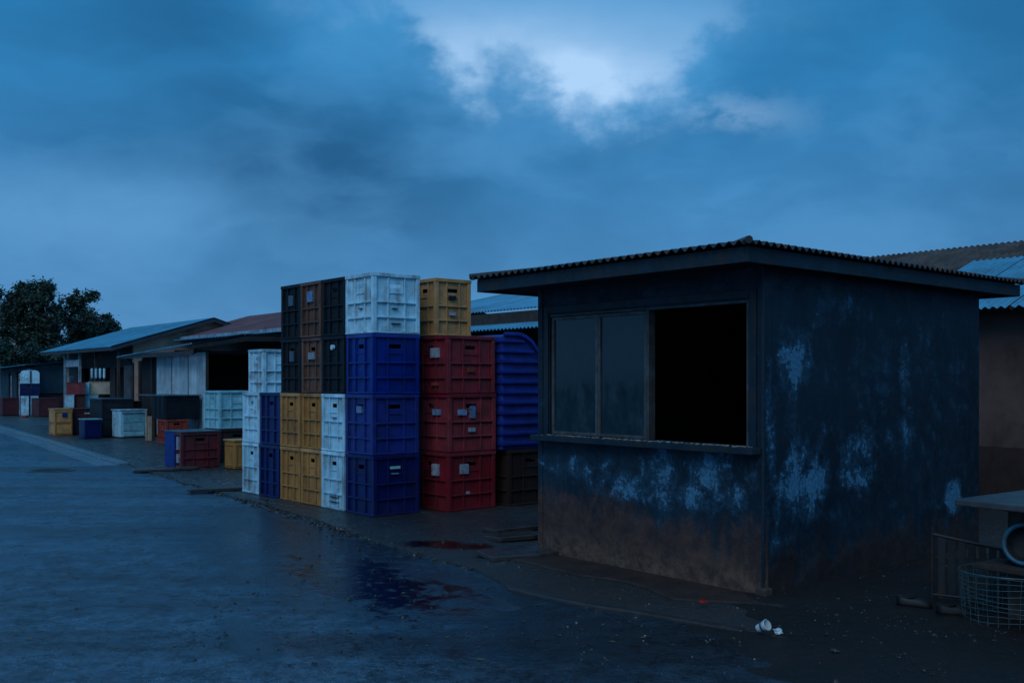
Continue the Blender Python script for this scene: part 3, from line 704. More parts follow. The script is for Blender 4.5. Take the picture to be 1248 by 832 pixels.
# rail
q0 = Vector((*at(1136, 732), 0))
rl = thing('iron_railing', 'low black iron railing with upright bars beside the wire basket', 'railing', q0, R(-32))
tops = lambda x: .52 - .17*x
MB().tube([(0, 0, 0), (0, 0, .54)], .014).build('post', IRON, rl)
MB().tube([(1.0, 0, 0), (1.0, 0, tops(1)+.02)], .014).build('post', IRON, rl)
MB().tube([(0, 0, .49), (1.0, 0, tops(1)-.02)], .011).tube([(0, 0, .05), (1.0, 0, .05)], .010).build('rail', IRON, rl)
for k in range(1, 15):
    x = k/15
    MB().box(x-.024, x+.024, -.005, .005, .0, tops(x)-.03).build('bar', IRON, rl)
# wire basket
bc = (3.26, 6.50)
wb = thing('wire_basket', 'round open basket of blue grey wire mesh in front of the railing', 'basket', P3(bc), R(12))
WIRE = plain('galvanised_wire', (.05, .12, .15), .5, .4, 12, .3)
h_, r0, r1 = .35, .255, .285
rad = lambda z: r0 + (r1-r0)*z/h_
g = MB()
for k in range(26):
    q = 2*math.pi*k/26; wob = random.uniform(-.03, .03)
    g.tube([((rad(z)+.004*math.sin(z*30+k))*math.cos(q+wob*z*2), (rad(z)+.004*math.sin(z*30+k))*math.sin(q+wob*z*2), z) for z in [h_*i/6 for i in range(7)]], .0021, 5)
g.build('upright_wire', WIRE, wb)
g = MB()
for k in range(10):
    z = .02 + (h_-.03)*k/9
    g.tube([(rad(z)*math.cos(q), rad(z)*math.sin(q), z+.008*math.sin(3*q+k)) for q in [2*math.pi*i/36 for i in range(37)]], .0021, 5, False)
g.build('hoop_wire', WIRE, wb)
MB().tube([(r1*math.cos(q), r1*math.sin(q), h_+.004*math.sin(2*q)) for q in [2*math.pi*i/40 for i in range(41)]], .0045, 6, False).build('rim', WIRE, wb)
g = MB()
for k in range(-3, 4): 
    L = math.sqrt(max(0, r0*r0-(k*.07)**2)); g.tube([(k*.07, -L, .012), (k*.07, L, .012)], .0021, 5).tube([(-L, k*.07, .016), (L, k*.07, .016)], .0021, 5)
g.build('base_wire', WIRE, wb)
# pair of black rubber shoes
RUB = plain('black_rubber', (.004, .005, .007), .6, .3, 9, 0)
def shoe(label, px_, py_, rz, s=.86):
    o = thing('shoe', label, 'shoe', P3(at(px_, py_)), rz, 'pair of black rubber shoes')
    sole = [(0,-.03),(.06,-.042),(.14,-.038),(.20,-.05),(.27,-.04),(.30,0),(.27,.04),(.20,.048),(.14,.036),(.06,.042),(0,.03),(-.012,0)]
    MB().prism([(x*s*.92, y*s*1.3) for x, y in sole], 0, .022).build('sole', RUB, o, bevel=.005)
    u = MB(); N = 16; rings = []
    secs = [(-.008, .024, .085), (.03, .036, .09), (.09, .038, .075), (.14, .038, .078), (.19, .045, .068), (.24, .043, .052), (.285, .024, .036)]
    i0 = len(u.v)
    for (x, hw, hh_) in secs:
        for k in range(N):
            q = math.pi*k/(N-1); u.v.append((x*s*.92, hw*1.35*math.cos(q)*s, .02+hh_*math.sin(q)**.7*s*1.15))
    for a in range(len(secs)-1):
        for k in range(N-1):
            if secs[a][0] < .12 and 4 <= k <= 10: continue
            u.f.append((i0+a*N+k, i0+a*N+k+1, i0+(a+1)*N+k+1, i0+(a+1)*N+k))
    up = u.build('upper', RUB, o, smooth=True); sd = up.modifiers.new('thickness', 'SOLIDIFY'); sd.thickness = .005
shoe('black rubber shoe lying farther from the wire basket', 1094, 741, R(-18)); shoe('black rubber shoe lying against the wire basket', 1143, 752, R(-10))
# litter
def crumple(name, label, cat, loc, size, m, seed, flat=1.0):
    import bmesh
    bm = bmesh.new(); bmesh.ops.create_icosphere(bm, subdivisions=3, radius=size)
    rr = random.Random(seed)
    for v in bm.verts:
        n = mn.noise(v.co*(1.6/size)+Vector((seed, 0, 0))); v.co *= 1+.55*n; v.co.z *= flat
    zmin = min(v.co.z for v in bm.verts)
    for v in bm.verts: v.co.z -= zmin
    me = bpy.data.meshes.new(name); bm.to_mesh(me); bm.free(); me.materials.append(m)
    o = bpy.data.objects.new(name, me); COL.objects.link(o); o.location = loc
    return tag(o, label, cat)
PAPER = plain('litter_paper', (.62, .70, .74), .7, .15, 30, .15)
cup = thing('paper_cup', 'crushed white paper cup with a dark band lying in front of the kiosk corner', 'cup', P3(at(924, 771), .03), 0)
cup.rotation_euler = (R(62), R(10), R(35))
MB().lathe([(0, 0), (.024, 0), (.034, .075), (.037, .077), (.034, .08), (.022, .004), (0, .004)], 20).build('body', PAPER, cup); MB().lathe([(.0295, .034), (.0325, .052), (.0330, .052), (.030, .034)], 20).build('band', PL['slate'], cup)
crumple('paper_scrap', 'crumpled white paper scrap right of the crushed cup', 'litter', P3(at(948, 773), .0), .030, PAPER, 3, .6)
crumple('paper_scrap', 'flat pale paper scrap on the gravel toward the railing', 'litter', P3(at(1043, 762), .0), .022, PAPER, 5, .3)
crumple('wrapper', 'bright red wrapper on the ground below the kiosk window', 'litter', P3(at(857, 740), .034), .028, plain('red_wrapper', (.55, .03, .02), .4, .2, 20, 0), 9, .35)

# ------------------------------------------------------------------ ground
def wet(name, dry, damp, scale, rlo, rhi, bumps, puddles=(), cob=False, micro=140, broad=.35, pud_thr=(.60, .68), ior=1.45, pr=.09, bd=.006, tint=None):
    m, nt, p = newmat(name); t = NT(nt)
    tc = t.n('ShaderNodeTexCoord'); v = tc.outputs['Object']
    sep = t.n('ShaderNodeSeparateXYZ'); t.l(v, sep.inputs[0]); X, Y, Z = sep.outputs
    big = t.noise(v, broad, 5, .6); mid = t.noise(v, scale, 6, .7); fine = t.noise(v, micro, 3, .6); grit = t.noise(v, micro*.3, 3, .7)
    sh = t.math('ADD', t.math('MULTIPLY', big, .62), t.math('MULTIPLY', mid, .38))
    pm = t.ss(sh, *pud_thr)
    for (x, y, rx, ry, ang, amp) in puddles:
        ca, sa = math.cos(ang), math.sin(ang)
        dx = t.math('SUBTRACT', X, x); dy = t.math('SUBTRACT', Y, y)
        a = t.math('DIVIDE', t.math('ADD', t.math('MULTIPLY', dx, ca), t.math('MULTIPLY', dy, sa)), rx)
        b = t.math('DIVIDE', t.math('SUBTRACT', t.math('MULTIPLY', dy, ca), t.math('MULTIPLY', dx, sa)), ry)
        d2 = t.math('ADD', t.math('MULTIPLY', a, a), t.math('MULTIPLY', b, b))
        d2 = t.math('ADD', d2, t.math('MULTIPLY', t.math('SUBTRACT', t.noise(v, 2.8, 8, .75), .5), 4.2))
        pm = t.math('MAXIMUM', pm, t.math('MULTIPLY', t.ss(d2, 1.5, .25), amp))
    if cob is None:
        col0 = 0
    pm = t.math('MULTIPLY', pm, t.ss(t.noise(v, 11, 5, .7), .28, .50, .45, 1))
    lump = t.noise(v, 17, 5, .85)
    col = t.mix(t.ss(mid, .3, .7), damp, dry)
    col = t.mix(t.ss(grit, .55, .75), col, tuple(c*1.9 for c in dry))
    hgt = t.math('ADD', t.math('MULTIPLY', t.math('ADD', t.math('MULTIPLY', fine, .35), t.math('MULTIPLY', grit, .65)), .6), t.math('MULTIPLY', lump, 2.2))
    if cob:
        ro_ = t.n('ShaderNodeMapping'); t.l(v, ro_.inputs[0]); ro_.inputs['Rotation'].default_value = (0, 0, -A-R(8))
        br = t.n('ShaderNodeTexVoronoi', feature='DISTANCE_TO_EDGE'); t.l(ro_.outputs[0], br.inputs['Vector']); br.inputs['Scale'].default_value = 4.6; br.inputs['Randomness'].default_value = .55
        ed = t.ss(br.outputs['Distance'], .0, .13)
        zone = t.ss(t.math('ADD', Y, t.math('MULTIPLY', mid, 3)), 12.5, 16.5)
        col = t.mix(t.math('MULTIPLY', zone, t.math('SUBTRACT', 1.0, ed)), col, tuple(c*.35 for c in damp))
        hgt = t.math('ADD', hgt, t.math('MULTIPLY', t.math('MULTIPLY', ed, zone), 6.0))
    if cob is None:
        rr_ = t.n('ShaderNodeMapping'); t.l(v, rr_.inputs[0]); rr_.inputs['Rotation'].default_value = (0, 0, -R(123.8)); rr_.inputs['Scale'].default_value = (.10, 1.1, 1)
        tr_ = t.noise(rr_.outputs[0], 1.0, 5, .6)
        col = t.mix(t.math('MULTIPLY', t.ss(tr_, .48, .66), .6), col, (.018, .012, .011))
        col = t.mix(t.ss(t.noise(v, 48, 4, .8), .52, .66), col, (.022, .026, .034)); col = t.mix(t.ss(lump, .50, .62), col, (.004, .005, .007))
        ck = t.n('ShaderNodeTexVoronoi', feature='DISTANCE_TO_EDGE'); wv = t.n('ShaderNodeVectorMath', operation='ADD'); nn = t.n('ShaderNodeTexNoise'); t.l(v, nn.inputs['Vector']); nn.inputs['Scale'].default_value = 1.6; nn.inputs['Detail'].default_value = 6
        t.l(v, wv.inputs[0]); t.l(nn.outputs['Color'], wv.inputs[1]); t.l(wv.outputs[0], ck.inputs['Vector']); ck.inputs['Scale'].default_value = .23
        cr = t.math('MULTIPLY', t.ss(ck.outputs['Distance'], .006, .0), t.ss(big, .45, .55))
        col = t.mix(cr, col, (.008, .008, .009))
        sh = t.math('ADD', sh, t.math('MULTIPLY', t.math('SUBTRACT', tr_, .5), .35))
    col = t.mix(pm, col, tuple(c*.55 for c in damp))
    t.l(col, p.inputs['Base Color'])
    rg = t.math('ADD', t.ss(sh, .35, .62, rhi, rlo), t.math('MULTIPLY', grit, .08))
    mixr = t.n('ShaderNodeMix'); t.l(pm, mixr.inputs[0]); t.l(rg, mixr.inputs[2]); mixr.inputs[3].default_value = pr
    t.l(mixr.outputs[0], p.inputs['Roughness'])
    p.inputs['IOR'].default_value = ior; p.inputs['Specular IOR Level'].default_value = .5
    if cob is None:
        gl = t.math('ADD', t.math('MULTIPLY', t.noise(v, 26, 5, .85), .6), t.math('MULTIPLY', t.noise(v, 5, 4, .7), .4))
        refl_dark = t.ss(t.math('ADD', t.math('ADD', X, t.math('MULTIPLY', Y, -.22)), t.math('MULTIPLY', t.math('SUBTRACT', big, .5), 2.0)), -2.2, -.7)  # zone darkened and dulled by hand in place of the kiosk's dark reflection
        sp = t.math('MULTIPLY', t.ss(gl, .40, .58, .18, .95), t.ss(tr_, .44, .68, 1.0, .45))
        sp = t.math('MULTIPLY', sp, t.math('MULTIPLY_ADD', refl_dark, -.62, 1.0))
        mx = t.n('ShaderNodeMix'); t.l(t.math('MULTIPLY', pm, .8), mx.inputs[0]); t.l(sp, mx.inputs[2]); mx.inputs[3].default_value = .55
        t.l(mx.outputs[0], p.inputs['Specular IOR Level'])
        col = t.mix(refl_dark, col, t.mix(.5, col, (.012, .007, .006))); t.l(col, p.inputs['Base Color'])
    if tint: p.inputs['Specular Tint'].default_value = (*tint, 1)
    bs = t.math('MULTIPLY_ADD', pm, -bumps*.95, bumps)
    nb = t.bump(mid, t.math('MULTIPLY_ADD', pm, -.58, .6), .02)
    t.l(t.bump(hgt, bs, bd, nb), p.inputs['Normal'])
    return m
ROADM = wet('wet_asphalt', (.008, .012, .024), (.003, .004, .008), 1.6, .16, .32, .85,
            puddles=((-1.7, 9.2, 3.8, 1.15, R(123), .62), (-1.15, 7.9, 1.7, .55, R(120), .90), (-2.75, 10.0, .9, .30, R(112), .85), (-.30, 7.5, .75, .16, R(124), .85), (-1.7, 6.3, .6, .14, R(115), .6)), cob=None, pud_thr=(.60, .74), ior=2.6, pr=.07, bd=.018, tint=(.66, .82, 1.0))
PAVM = wet('muddy_paving', (.032, .017, .013), (.010, .006, .005), 2.6, .18, .42, 1.0,
           puddles=((-.62, 9.65, .55, .24, R(-18), 1.0), (.05, 10.3, .36, .12, R(30), .9), (-.1, 9.0, .25, .1, R(10), .7)), cob=True, pud_thr=(.62, .74), ior=1.8, bd=.013)
SOILM = wet('wet_soil', (.020, .010, .008), (.006, .0035, .003), 3.2, .30, .6, 1.0, pud_thr=(.62, .74), ior=1.42, bd=.014)
g = MB(); g.quad((-900, -900, -.05), (900, -900, -.05), (900, 1500, -.05), (-900, 1500, -.05)); struct(g.build('ground', SOILM))
# road: sheet with a gentle unevenness
def heightgrid(name, poly_test, x0, x1, y0, y1, step, zf, m):
    g = MB(); nx = int((x1-x0)/step); ny = int((y1-y0)/step); idx = {}
    for a in range(nx+1):
        for b in range(ny+1):
            x = x0+a*step; y = y0+b*step; idx[(a, b)] = len(g.v); g.v.append((x, y, zf(x, y)))
    for a in range(nx):
        for b in range(ny):
            g.f.append((idx[(a, b)], idx[(a+1, b)], idx[(a+1, b+1)], idx[(a, b+1)]))
    return g
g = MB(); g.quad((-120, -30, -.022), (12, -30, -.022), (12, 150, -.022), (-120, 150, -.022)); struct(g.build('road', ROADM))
KB = [(-150, 230), (-60, 96.0), (-30, 51.6), (-18.8, 36.0), (-14.4, 29.5), (-10.05, 23.0), (-6.85, 18.2), (-4.62, 14.8), (-2.35, 11.6), (-1.35, 9.95), (-.35, 8.53)]
def wob(pts, amp, step):
    out = []
    for (a, b) in zip(pts[:-1], pts[1:]):
        n = max(1, int(math.dist(a, b)/step)) if math.dist(a, b) < 25 else 1
        for k in range(n):
            f = k/n; x = a[0]+(b[0]-a[0])*f; y = a[1]+(b[1]-a[1])*f
            w = mn.noise(Vector((x*1.3, y*1.3, 1)))*amp; out.append((x+w, y+w*.5))
    return out + [pts[-1]]
edge = KB[:6] + wob(KB[5:], .10, .25)[1:]
front = wob([(-.35, 8.53), (-.05, 7.72), (1.45, 6.42), (1.85, 6.0), (2.3, 5.0), (3.4, 2.5), (5, -2)], .10, .2)[1:]
poly = edge + front + [(60, -2), (60, 230)]
g = MB().prism(poly, -.046, 0.0)
struct(g.build('pavement', PAVM))
# gravelly soil on the right, gentle mound above the pavement sheet
def inside(x, y): return True
g = MB(); N = 130; cxy = (3.3, 6.1)
vi = {}
for a in range(N+1):
    for b in range(N+1):
        x = .9+a*7.1/N; y = 2.6+b*6.2/N
        w = mn.noise(Vector((x*.8, y*.8, 0)))*.5
        ex = x - (1.78 + .45*w + .12*mn.noise(Vector((x*5, y*5, 2))) + (6.4-y)*.22); 
        zz = min(.022, max(-.07, ex*.05)) + .012*mn.noise(Vector((x*3, y*3, 5))) + .004
        vi[(a, b)] = len(g.v); g.v.append((x, y, zz if ex > -.3 else zz-.0))
for a in range(N):
    for b in range(N): g.f.append((vi[(a, b)], vi[(a+1, b)], vi[(a+1, b+1)], vi[(a, b+1)]))
struct(g.build('soil_patch', SOILM, smooth=True))
# kerb: concrete edge with gutter, far part intact
KM = wet('kerb_concrete', (.10, .14, .18), (.04, .06, .08), 4, .18, .4, .7, ior=1.8, pud_thr=(.8, .9))
def strip(pts, w0, w1, z0, z1):
    """band beside a polyline: from w0 to w1 metres on the road side"""
    g = MB(); L = []
    for k, p in enumerate(pts):
        a = Vector(pts[max(0, k-1)]); b = Vector(pts[min(len(pts)-1, k+1)]); d = (b-a).normalized(); n = Vector((-d.y, d.x)) * -1
        L.append((Vector(p)+n*w0, Vector(p)+n*w1))
    for (a0, a1), (b0, b1) in zip(L[:-1], L[1:]):
        q = [(a0.x, a0.y), (b0.x, b0.y), (b1.x, b1.y), (a1.x, a1.y)]
        g.v += [(x, y, z0) for x, y in q] + [(x, y, z1) for x, y in q]; i = len(g.v)-8
        g.f += [(i+4, i+5, i+6, i+7), (i, i+1, i+5, i+4), (i+2, i+3, i+7, i+6), (i, i+3, i+2, i+1), (i+1, i+2, i+6, i+5), (i+3, i, i+4, i+7)]
    return g
kp = [(-60, 96.0), (-30, 51.6), (-18.8, 36.0), (-14.4, 29.5), (-10.05, 23.0), (-7.5, 19.2)]
struct(strip(kp, -.04, .16, -.046, .032).build('kerb', KM, bevel=.015))
struct(strip(kp, .162, .55, -.046, -.014).build('gutter', KM))
# low broken kerb in front of the kiosk
kb2 = wob([(-.02, 7.66), (.55, 7.12), (1.05, 6.72), (1.50, 6.36)], .04, .12)
struct(strip(kb2, -.05, .03, -.046, .005).build('kerb', plain('dark_kerb', (.030, .026, .028), .45, .4, 9, .4), bevel=.012))
# rubble along the broken kerb
def stone(g, x, y, z, r, seed):
    i0 = len(g.v); n1, n2 = 7, 4; rr = random.Random(seed)
    sc = (rr.uniform(.7, 1.4), rr.uniform(.7, 1.3), rr.uniform(.5, .9)); rot = rr.uniform(0, 6.28)
    g.v.append((x, y, z+r*sc[2]))
    for a in range(1, n2):
        th = math.pi*a/n2
        for b in range(n1):
            ph = 2*math.pi*b/n1+rot; k = r*rr.uniform(.75, 1.15)
            lx, ly = math.cos(ph)*math.sin(th)*sc[0]*k, math.sin(ph)*math.sin(th)*sc[1]*k
            g.v.append((x+lx*math.cos(rot)-ly*math.sin(rot), y+lx*math.sin(rot)+ly*math.cos(rot), z+math.cos(th)*sc[2]*k))
    g.v.append((x, y, z-r*sc[2])); last = len(g.v)-1
    for b in range(n1):
        g.f.append((i0, i0+1+b, i0+1+(b+1) % n1))
        for a in range(n2-2):
            p = i0+1+a*n1; g.f.append((p+b, p+n1+b, p+n1+(b+1) % n1, p+(b+1) % n1))
        p = i0+1+(n2-2)*n1; g.f.append((p+b, last, p+(b+1) % n1))
g = MB()
path = edge[-1:0:-1]
for k in range(900):
    f = random.random()**.8; s = f*11.5
    p = Vector((-.35, 8.53)) + Vector((-.556, .831))*s + Vector((-.831, -.556))*(random.gauss(.02, .05))
    if k > 700: p = Vector((-.35, 8.53)) + Vector((.55, .45))*random.random() + Vector((random.gauss(0, .04), random.gauss(0, .04)))
    s = s if k <= 700 else 0
    r_ = random.choice((.012, .018, .025, .035)) * (1 if s < 6 else .9)
    stone(g, p.x, p.y, -.012-.02*random.random(), r_, k)
RUBM = plain('wet_rubble', (.035, .031, .031), .35, .5, 14, .4, (.03, .02, .02))
struct(g.build('rubble', RUBM, smooth=False, fix=False), 'stuff')
# gravel and grit scattered on the soil and the paving
g = MB()
for k in range(5200):
    if k < 3900:
        x = random.uniform(1.7, 6.0); y = random.uniform(4.6, 8.6)
        if x < 2.1+(6.6-y)*.13 and random.random() < .8: continue
        dx, dy = x-KC[0], y-KC[1]
        if (dx*V.x+dy*V.y) > -.1 and (dx*U.x+dy*U.y) > -.05: continue
        z = .02
    else:
        y = random.uniform(5.6, 13); x = random.uniform(-2.2, 2.2)
        if y < 8.53 - (x+.35)*1.15: 
            z = -.020
            if random.random() < .4: continue
        else: z = .0
        dx, dy = x-KC[0], y-KC[1]
        if (dx*V.x+dy*V.y) > -.02 and (dx*U.x+dy*U.y) > -.02: continue
    stone(g, x, y, z, random.choice((.003, .004, .006, .008, .012)) if random.random() < .97 else .02, k+5000)
struct(g.build('gravel', plain('wet_gravel', (.040, .034, .032), .4, .6, 40, .3, (.02, .016, .015)), fix=False), 'stuff')
g = MB()
for k in range(170):
    x = random.uniform(.3, 4.2); y = random.uniform(5.2, 7.2); dx, dy = x-KC[0], y-KC[1]
    if (dx*V.x+dy*V.y) > -.02 and (dx*U.x+dy*U.y) > -.02: continue
    stone(g, x, y, .02 if x > 2 else (-.019 if y < 8.2-(x+.35)*1.0 else .0), random.choice((.003, .004, .007)), k+20000)
struct(g.build('pale_chips', plain('pale_chips', (.35, .34, .32), .6, .4, 40, .2), fix=False), 'stuff')
# concrete apron round the kiosk foot
def toworld(x, y): p = Vector((*KC, 0)) + V*x + U*y; return (p.x, p.y)
ap = wob([(-.42, 2.75), (-.46, 1.9), (-.40, 1.1), (-.52, .4), (-.36, -.02), (-.17, -.42), (.25, -.36), (.9, -.30), (1.8, -.34), (2.6, -.28), (3.4, -.20)], .16, .08)
AP = [toworld(*p) for p in ap] + [toworld(3.4, 2.9), toworld(-.3, 2.9)]
APM = wet('muddy_concrete', (.050, .028, .023), (.022, .013, .011), 3, .5, .8, .9, ior=1.35, pud_thr=(.75, .85))
struct(MB().prism(AP, -.01, .016).build('concrete_apron', APM, bevel=.012))
# loose slabs between stacks and kiosk, and by the drain further left
SLM = plain('wet_slab', (.038, .035, .036), .28, .4, 5, .4, (.04, .03, .028), .5)
for (px_, py_, w, d, rz, tilt, lab) in ((600, 684, .75, .42, 20, 2, 'cracked paving slab nearest the kerb between red crates and kiosk'), (610, 661, .62, .35, 28, -2, 'wet paving slab lying beside the brown puddle'),
                                  (606, 650, .9, .28, 34, 1.5, 'narrow slab edge farther back toward the dark brown crate'), (163, 575, 1.1, .35, 20, 1, 'flat slab over the drain beside the red crate'), (232, 600, 1.25, .22, 22, 1, 'narrow slab along the kerb before the white end crates')):
    o = MB().prism([(0, 0), (w*.6, -.03), (w, .04), (w*.97, d*.6), (w*.8, d), (w*.3, d*.95), (-.04, d*.8)], 0, .045).build('paving_slab', SLM, bevel=.008)
    tag(o, lab, 'slab', 'loose paving slabs'); p = at(px_, py_); o.location = (p[0], p[1], -.004 if tilt > 0 else .004); o.rotation_euler = (R(tilt), R(-1), R(rz))
# manhole cover in the road
o = thing('manhole_cover', 'round iron manhole cover set in the wet road', 'manhole cover', P3(at(62, 573, -.02), -.021), 0)
MB().lathe([(0, 0.006), (.33, .006), (.33, .0)], 36).build('plate', IRON, o); MB().lathe([(.345, 0), (.345, .009), (.42, .009), (.42, 0)], 36).build('ring', plain('cast_ring', (.05, .05, .055), .4), o)
g = MB()
for a in range(-3, 4): 
    L = math.sqrt(.30**2-(a*.085)**2); g.box(a*.085-.012, a*.085+.012, -L, L, .0065, .012)
g.build('tread', IRON, o)
# twigs and leaves
LEAFM = plain('fallen_leaf', (.10, .075, .03), .6, .4, 20, 0)
g = MB()
for k in range(150):
    y = random.uniform(5.5, 14); x = random.uniform(-3.5, 1.6) - (y-6)*.35
    z = -.019 if y < 8.5-(x+.35)*1.45 else .003
    a = random.uniform(0, 6.28); L = random.uniform(.012, .035)
    pt = lambda f, s: (x+math.cos(a)*L*f-math.sin(a)*L*s, y+math.sin(a)*L*f+math.cos(a)*L*s, z+random.uniform(.001, .008))
    g.quad(pt(-1, 0), pt(0, -.4), pt(1, 0), pt(0, .4))
struct(g.build('fallen_leaves', LEAFM, fix=False), 'stuff')

# ------------------------------------------------------------------ trees
LM, nt, p = newmat('foliage'); t = NT(nt)
tc = t.n('ShaderNodeTexCoord'); geo = t.n('ShaderNodeNewGeometry')
n_ = t.noise(tc.outputs['Object'], .8, 4); 
t.l(t.mix(t.ss(n_, .35, .65), (.008, .026, .022), (.026, .058, .040)), p.inputs['Base Color']); p.inputs['Roughness'].default_value = .6
BARK = plain('bark', (.022, .018, .016), .85, .4, 6, .2)
def tree(label, px_, Yd, blobs, seed, group):
    rr = random.Random(seed); k = Yd/F
    X0 = (px_-CX)*k; o = thing('broadleaf_tree', label, 'tree', (X0, Yd, -.05), 0, group)
    tr = MB(); fork = Vector((0, 0, 2.6)); tr.tube([(0, 0, 0), (.05, .02, 1.2), fork], [.30, .24, .20], 9)
    g = MB()
    for (bx, by, br) in blobs:
        c = Vector(((bx-px_)*k, rr.uniform(-1.3, 1.3), EYE + (HY-by)*k)); rad_ = br*k*.88
        midp = fork.lerp(c, .5) + Vector((rr.uniform(-.3, .3), rr.uniform(-.3, .3), .25))
        tr.tube([fork, midp, c], [.12, .075, .03], 6)
        for _ in range(int(38*(br/18)**2)+3):
            d = Vector((rr.gauss(0, 1), rr.gauss(0, 1), rr.gauss(0, 1))).normalized(); cc = c + d*rad_*rr.uniform(.25, 1.12)
            if rr.random() < .35: tr.tube([c.lerp(cc, .1), cc], [.022, .008], 4, False)
            cr = rr.uniform(.18, .42)
            for _ in range(58):
                e = Vector((rr.gauss(0, 1), rr.gauss(0, 1), rr.gauss(0, .75)))*cr*.55 + cc
                a = Vector((rr.gauss(0, 1), rr.gauss(0, 1), rr.gauss(0, .6))).normalized(); b = a.orthogonal().normalized(); b.rotate(Matrix.Rotation(rr.uniform(0, 6.28), 3, a))
                L = rr.uniform(.07, .14)
                g.quad(e-a*L, e-b*L*.42, e+a*L, e+b*L*.42)
    tr.build('trunk', BARK, o, fix=False); g.build('crown', LM, o, fix=False)
G3 = 'dark broadleaf trees beyond the houses'
tree('big dark tree with ragged crown at the left edge of the street', 36, 58, [(47,346,5),(33,350,5),(68,352,6),(102,356,4),(12,372,17),(40,358,13),(56,352,9),(62,366,14),(22,392,17),(50,388,17),(82,364,13),(95,360,6),(74,380,13),(8,412,14),(36,412,18),(64,408,16),(6,350+8,5),(-12,385,18),(-14,420,18),(30,432,18),(55,430,18),(5,440,14),(72,432,15),(45,402,16),(28,374,14),(70,392,14),(-30,400,18),(20,358,7)], 11, G3)
tree('smaller darker tree growing right of the big tree, behind the pale blue roof', 104, 62, [(92,378,10),(106,384,11),(86,398,13),(97,396,11),(113,392,11),(126,388,8),(138,394,6),(104,410,15),(126,404,12),(90,414,14),(116,424,16),(84,430,16),(98,424,15),(118,398,10),(140,406,10),(148,412,6)], 23, G3)
tree('farther low tree showing under the crown of the big tree', 66, 54, [(20,430,12),(36,436,12),(50,428,12),(58,436,14),(74,428,13),(88,440,12),(40,442,12),(20,444,10)], 31, G3)

# ------------------------------------------------------------------ sky and light
SUN_E, SUN_R = 40, 196
w = bpy.data.worlds.new('World'); S.world = w; w.use_nodes = True; nt = w.node_tree; nt.nodes.clear(); t = NT(nt)
out = t.n('ShaderNodeOutputWorld'); bg = t.n('ShaderNodeBackground'); t.l(bg.outputs[0], out.inputs[0]); bg.inputs['Strength'].default_value = .1
sky = t.n('ShaderNodeTexSky', sky_type='NISHITA'); sky.sun_disc = False; sky.sun_elevation = R(SUN_E); sky.sun_rotation = R(SUN_R); sky.air_density = 1.5; sky.dust_density = 2; sky.ozone_density = 4
tc = t.n('ShaderNodeTexCoord'); d = tc.outputs['Generated']
sep = t.n('ShaderNodeSeparateXYZ'); t.l(d, sep.inputs[0]); X, Y, Z = sep.outputs
# cloud coordinates: azimuth and elevation of the direction
az = t.math('ARCTAN2', X, Y); hl = t.math('SQRT', t.math('ADD', t.math('MULTIPLY', X, X), t.math('MULTIPLY', Y, Y))); el = t.math('ARCTAN2', Z, hl)
cv = t.n('ShaderNodeCombineXYZ'); t.l(az, cv.inputs[0]); t.l(t.math('MULTIPLY', el, 1.5), cv.inputs[1]); V3 = cv.outputs[0]
nb = t.noise(V3, 3.0, 6, .5, .3); nm = t.noise(V3, 12, 7, .58, .15); nf = t.noise(V3, 30, 4, .55)
c0 = lambda v: t.math('SUBTRACT', v, .5)
# lower edge of the bright break as a curve over azimuth
fc = t.n('ShaderNodeFloatCurve'); cur = fc.mapping.curves[0]
pts = [(-.35, .50), (-.27, .42), (-.20, .372), (-.135, .366), (-.085, .312), (-.06, .290), (-.040, .268), (-.018, .286), (.03, .283), (.055, .270), (.074, .252), (.11, .262), (.155, .268), (.19, .300), (.22, .34), (.28, .39), (.40, .46), (.52, .52)]
for i, (a, e) in enumerate(pts):
    x = (a+.6)/1.2; y = e
    if i < 2: cur.points[i].location = (x, y)
    else: cur.points.new(x, y)
fc.mapping.update()
nz1 = t.noise(V3, 7, 6, .55); nz2 = t.noise(V3, 22, 5, .6)
t.l(t.math('DIVIDE', t.math('ADD', t.math('ADD', az, t.math('ADD', t.math('MULTIPLY', c0(nz1), .16), t.math('MULTIPLY', c0(nz2), .05))), .6), 1.2), fc.inputs[1])
dist = t.math('SUBTRACT', el, fc.outputs[0])
dist = t.math('ADD', dist, t.math('ADD', t.math('MULTIPLY', c0(nm), .13), t.math('MULTIPLY', c0(nf), .035)))
gap = t.ss(dist, -.022, .045)
gapsoft = t.ss(dist, -.10, .06)
def gauss(a, e, ra, re, vec=None):
    x = t.math('DIVIDE', t.math('SUBTRACT', t.math('MULTIPLY_ADD', c0(nb), .18, az), a), ra); y = t.math('DIVIDE', t.math('SUBTRACT', t.math('MULTIPLY_ADD', c0(nb), -.10, el), e), re)
    return t.math('POWER', 2.718, t.math('MULTIPLY', t.math('ADD', t.math('MULTIPLY', x, x), t.math('MULTIPLY', y, y)), -1.0))
br = t.math('MAXIMUM', gauss(.075, .285, .085, .045), t.math('MULTIPLY', gauss(-.02, .315, .15, .050), .62))
upper = t.math('MULTIPLY', t.ss(el, .42, .22), 1.0)
front = t.ss(Y, -.1, .3)
g_amt = t.math('MULTIPLY', t.math('MULTIPLY', t.math('MULTIPLY', gap, t.ss(el, .385, .315, .30, 1.0)), front), t.math('ADD', .22, t.math('MULTIPLY', br, t.math('MULTIPLY_ADD', c0(nm), 1.6, .85))))
wis = t.math('MULTIPLY', t.math('MULTIPLY', gauss(.215, .262, .05, .018), t.ss(nm, .48, .62)), .28)
g_amt = t.math('MINIMUM', t.math('ADD', g_amt, wis), 1.0)
K = 10.0                                                   # background strength is .1
c_ = lambda r, g, b: tuple(K*x for x in lin(r, g, b))
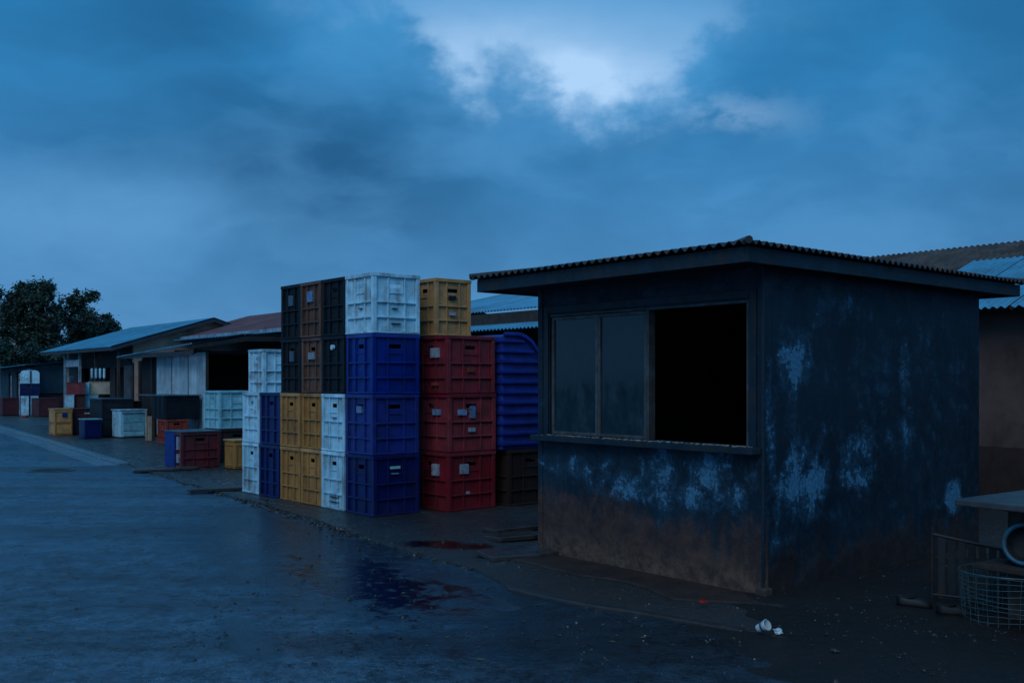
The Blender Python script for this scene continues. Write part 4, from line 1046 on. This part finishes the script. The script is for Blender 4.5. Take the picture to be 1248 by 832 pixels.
base = t.mix(t.ss(el, .0, .36), c_(76, 132, 182), c_(40, 126, 184))
dk = t.math('MAXIMUM', t.math('MULTIPLY', gauss(-.20, .225, .22, .085), .95), t.math('MAXIMUM', t.math('MULTIPLY', gauss(.03, .225, .17, .055), .45), t.math('MULTIPLY', gauss(.50, .26, .24, .14), .55)))
dk = t.math('MAXIMUM', dk, t.math('MULTIPLY', gauss(-.33, .35, .16, .07), .55))
wp = t.n('ShaderNodeVectorMath', operation='SCALE'); nn2 = t.n('ShaderNodeTexNoise'); t.l(V3, nn2.inputs['Vector']); nn2.inputs['Scale'].default_value = 4; nn2.inputs['Detail'].default_value = 5
t.l(nn2.outputs['Color'], wp.inputs[0]); wp.inputs['Scale'].default_value = .16
wa = t.n('ShaderNodeVectorMath', operation='ADD'); t.l(V3, wa.inputs[0]); t.l(wp.outputs[0], wa.inputs[1])
st1 = t.noise(t.map(wa.outputs[0], (1, 1.35, 1)), 3.6, 6, .46); st2 = t.noise(t.map(wa.outputs[0], (1, 1.5, 1), (3, 1, 0)), 8.0, 6, .5)
bil = t.math('ADD', t.math('MULTIPLY', t.ss(st1, .34, .66), .66), t.math('MULTIPLY', t.ss(st2, .36, .66), .34))
dk = t.math('ADD', t.math('MULTIPLY', dk, .85), t.math('MULTIPLY', c0(bil), .50), clamp=True)
base = t.mix(dk, base, c_(26, 80, 124))
lt_ = t.math('ADD', t.math('MULTIPLY', gauss(-.45, .15, .25, .05), .45), t.math('MULTIPLY', c0(bil), -.34), clamp=True)
base = t.mix(lt_, base, c_(96, 152, 200))
halo = t.math('MULTIPLY', t.math('MULTIPLY', gapsoft, front), gauss(.04, .33, .26, .10))
base = t.mix(t.math('MULTIPLY', halo, .6), base, c_(100, 164, 214))
colr = t.mix(g_amt, base, c_(168, 204, 240))
colr = t.mix(.03, colr, t.mix(1.0, sky.outputs[0], (.6, .8, 1.0), 'MULTIPLY'))
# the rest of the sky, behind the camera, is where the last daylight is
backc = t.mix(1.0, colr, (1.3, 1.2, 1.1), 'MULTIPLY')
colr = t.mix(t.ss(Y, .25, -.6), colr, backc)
zen = t.ss(el, .45, 1.0)
colr = t.mix(zen, colr, t.mix(1.0, colr, (1.5, 1.35, 1.2), 'MULTIPLY'))
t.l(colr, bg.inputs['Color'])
sl_ = bpy.data.lights.new('sun', 'SUN'); sl_.energy = .72; sl_.angle = R(36); sl_.color = (.92, .97, 1.0)
so = bpy.data.objects.new('sun', sl_); COL.objects.link(so)
# lamp shines from the sky's sun direction
az_ = R(SUN_R); sd = Vector((math.sin(az_)*math.cos(R(SUN_E)), math.cos(az_)*math.cos(R(SUN_E)), math.sin(R(SUN_E))))
so.rotation_euler = (-sd).to_track_quat('-Z', 'Y').to_euler()

# ------------------------------------------------------------------ camera
cam = bpy.data.cameras.new('camera'); co = bpy.data.objects.new('camera', cam); COL.objects.link(co)
cam.sensor_width = 36; cam.lens = F/1248*36; cam.clip_end = 3000; cam.clip_start = .05
cam.shift_y = (HY-416)/1248
co.location = (0, 0, EYE); co.rotation_euler = (R(90), 0, 0)
S.camera = co
vs = S.view_settings; vs.view_transform = 'Standard'; vs.look = 'None'; vs.exposure = .14; vs.gamma = 1; vs.use_curve_mapping = False
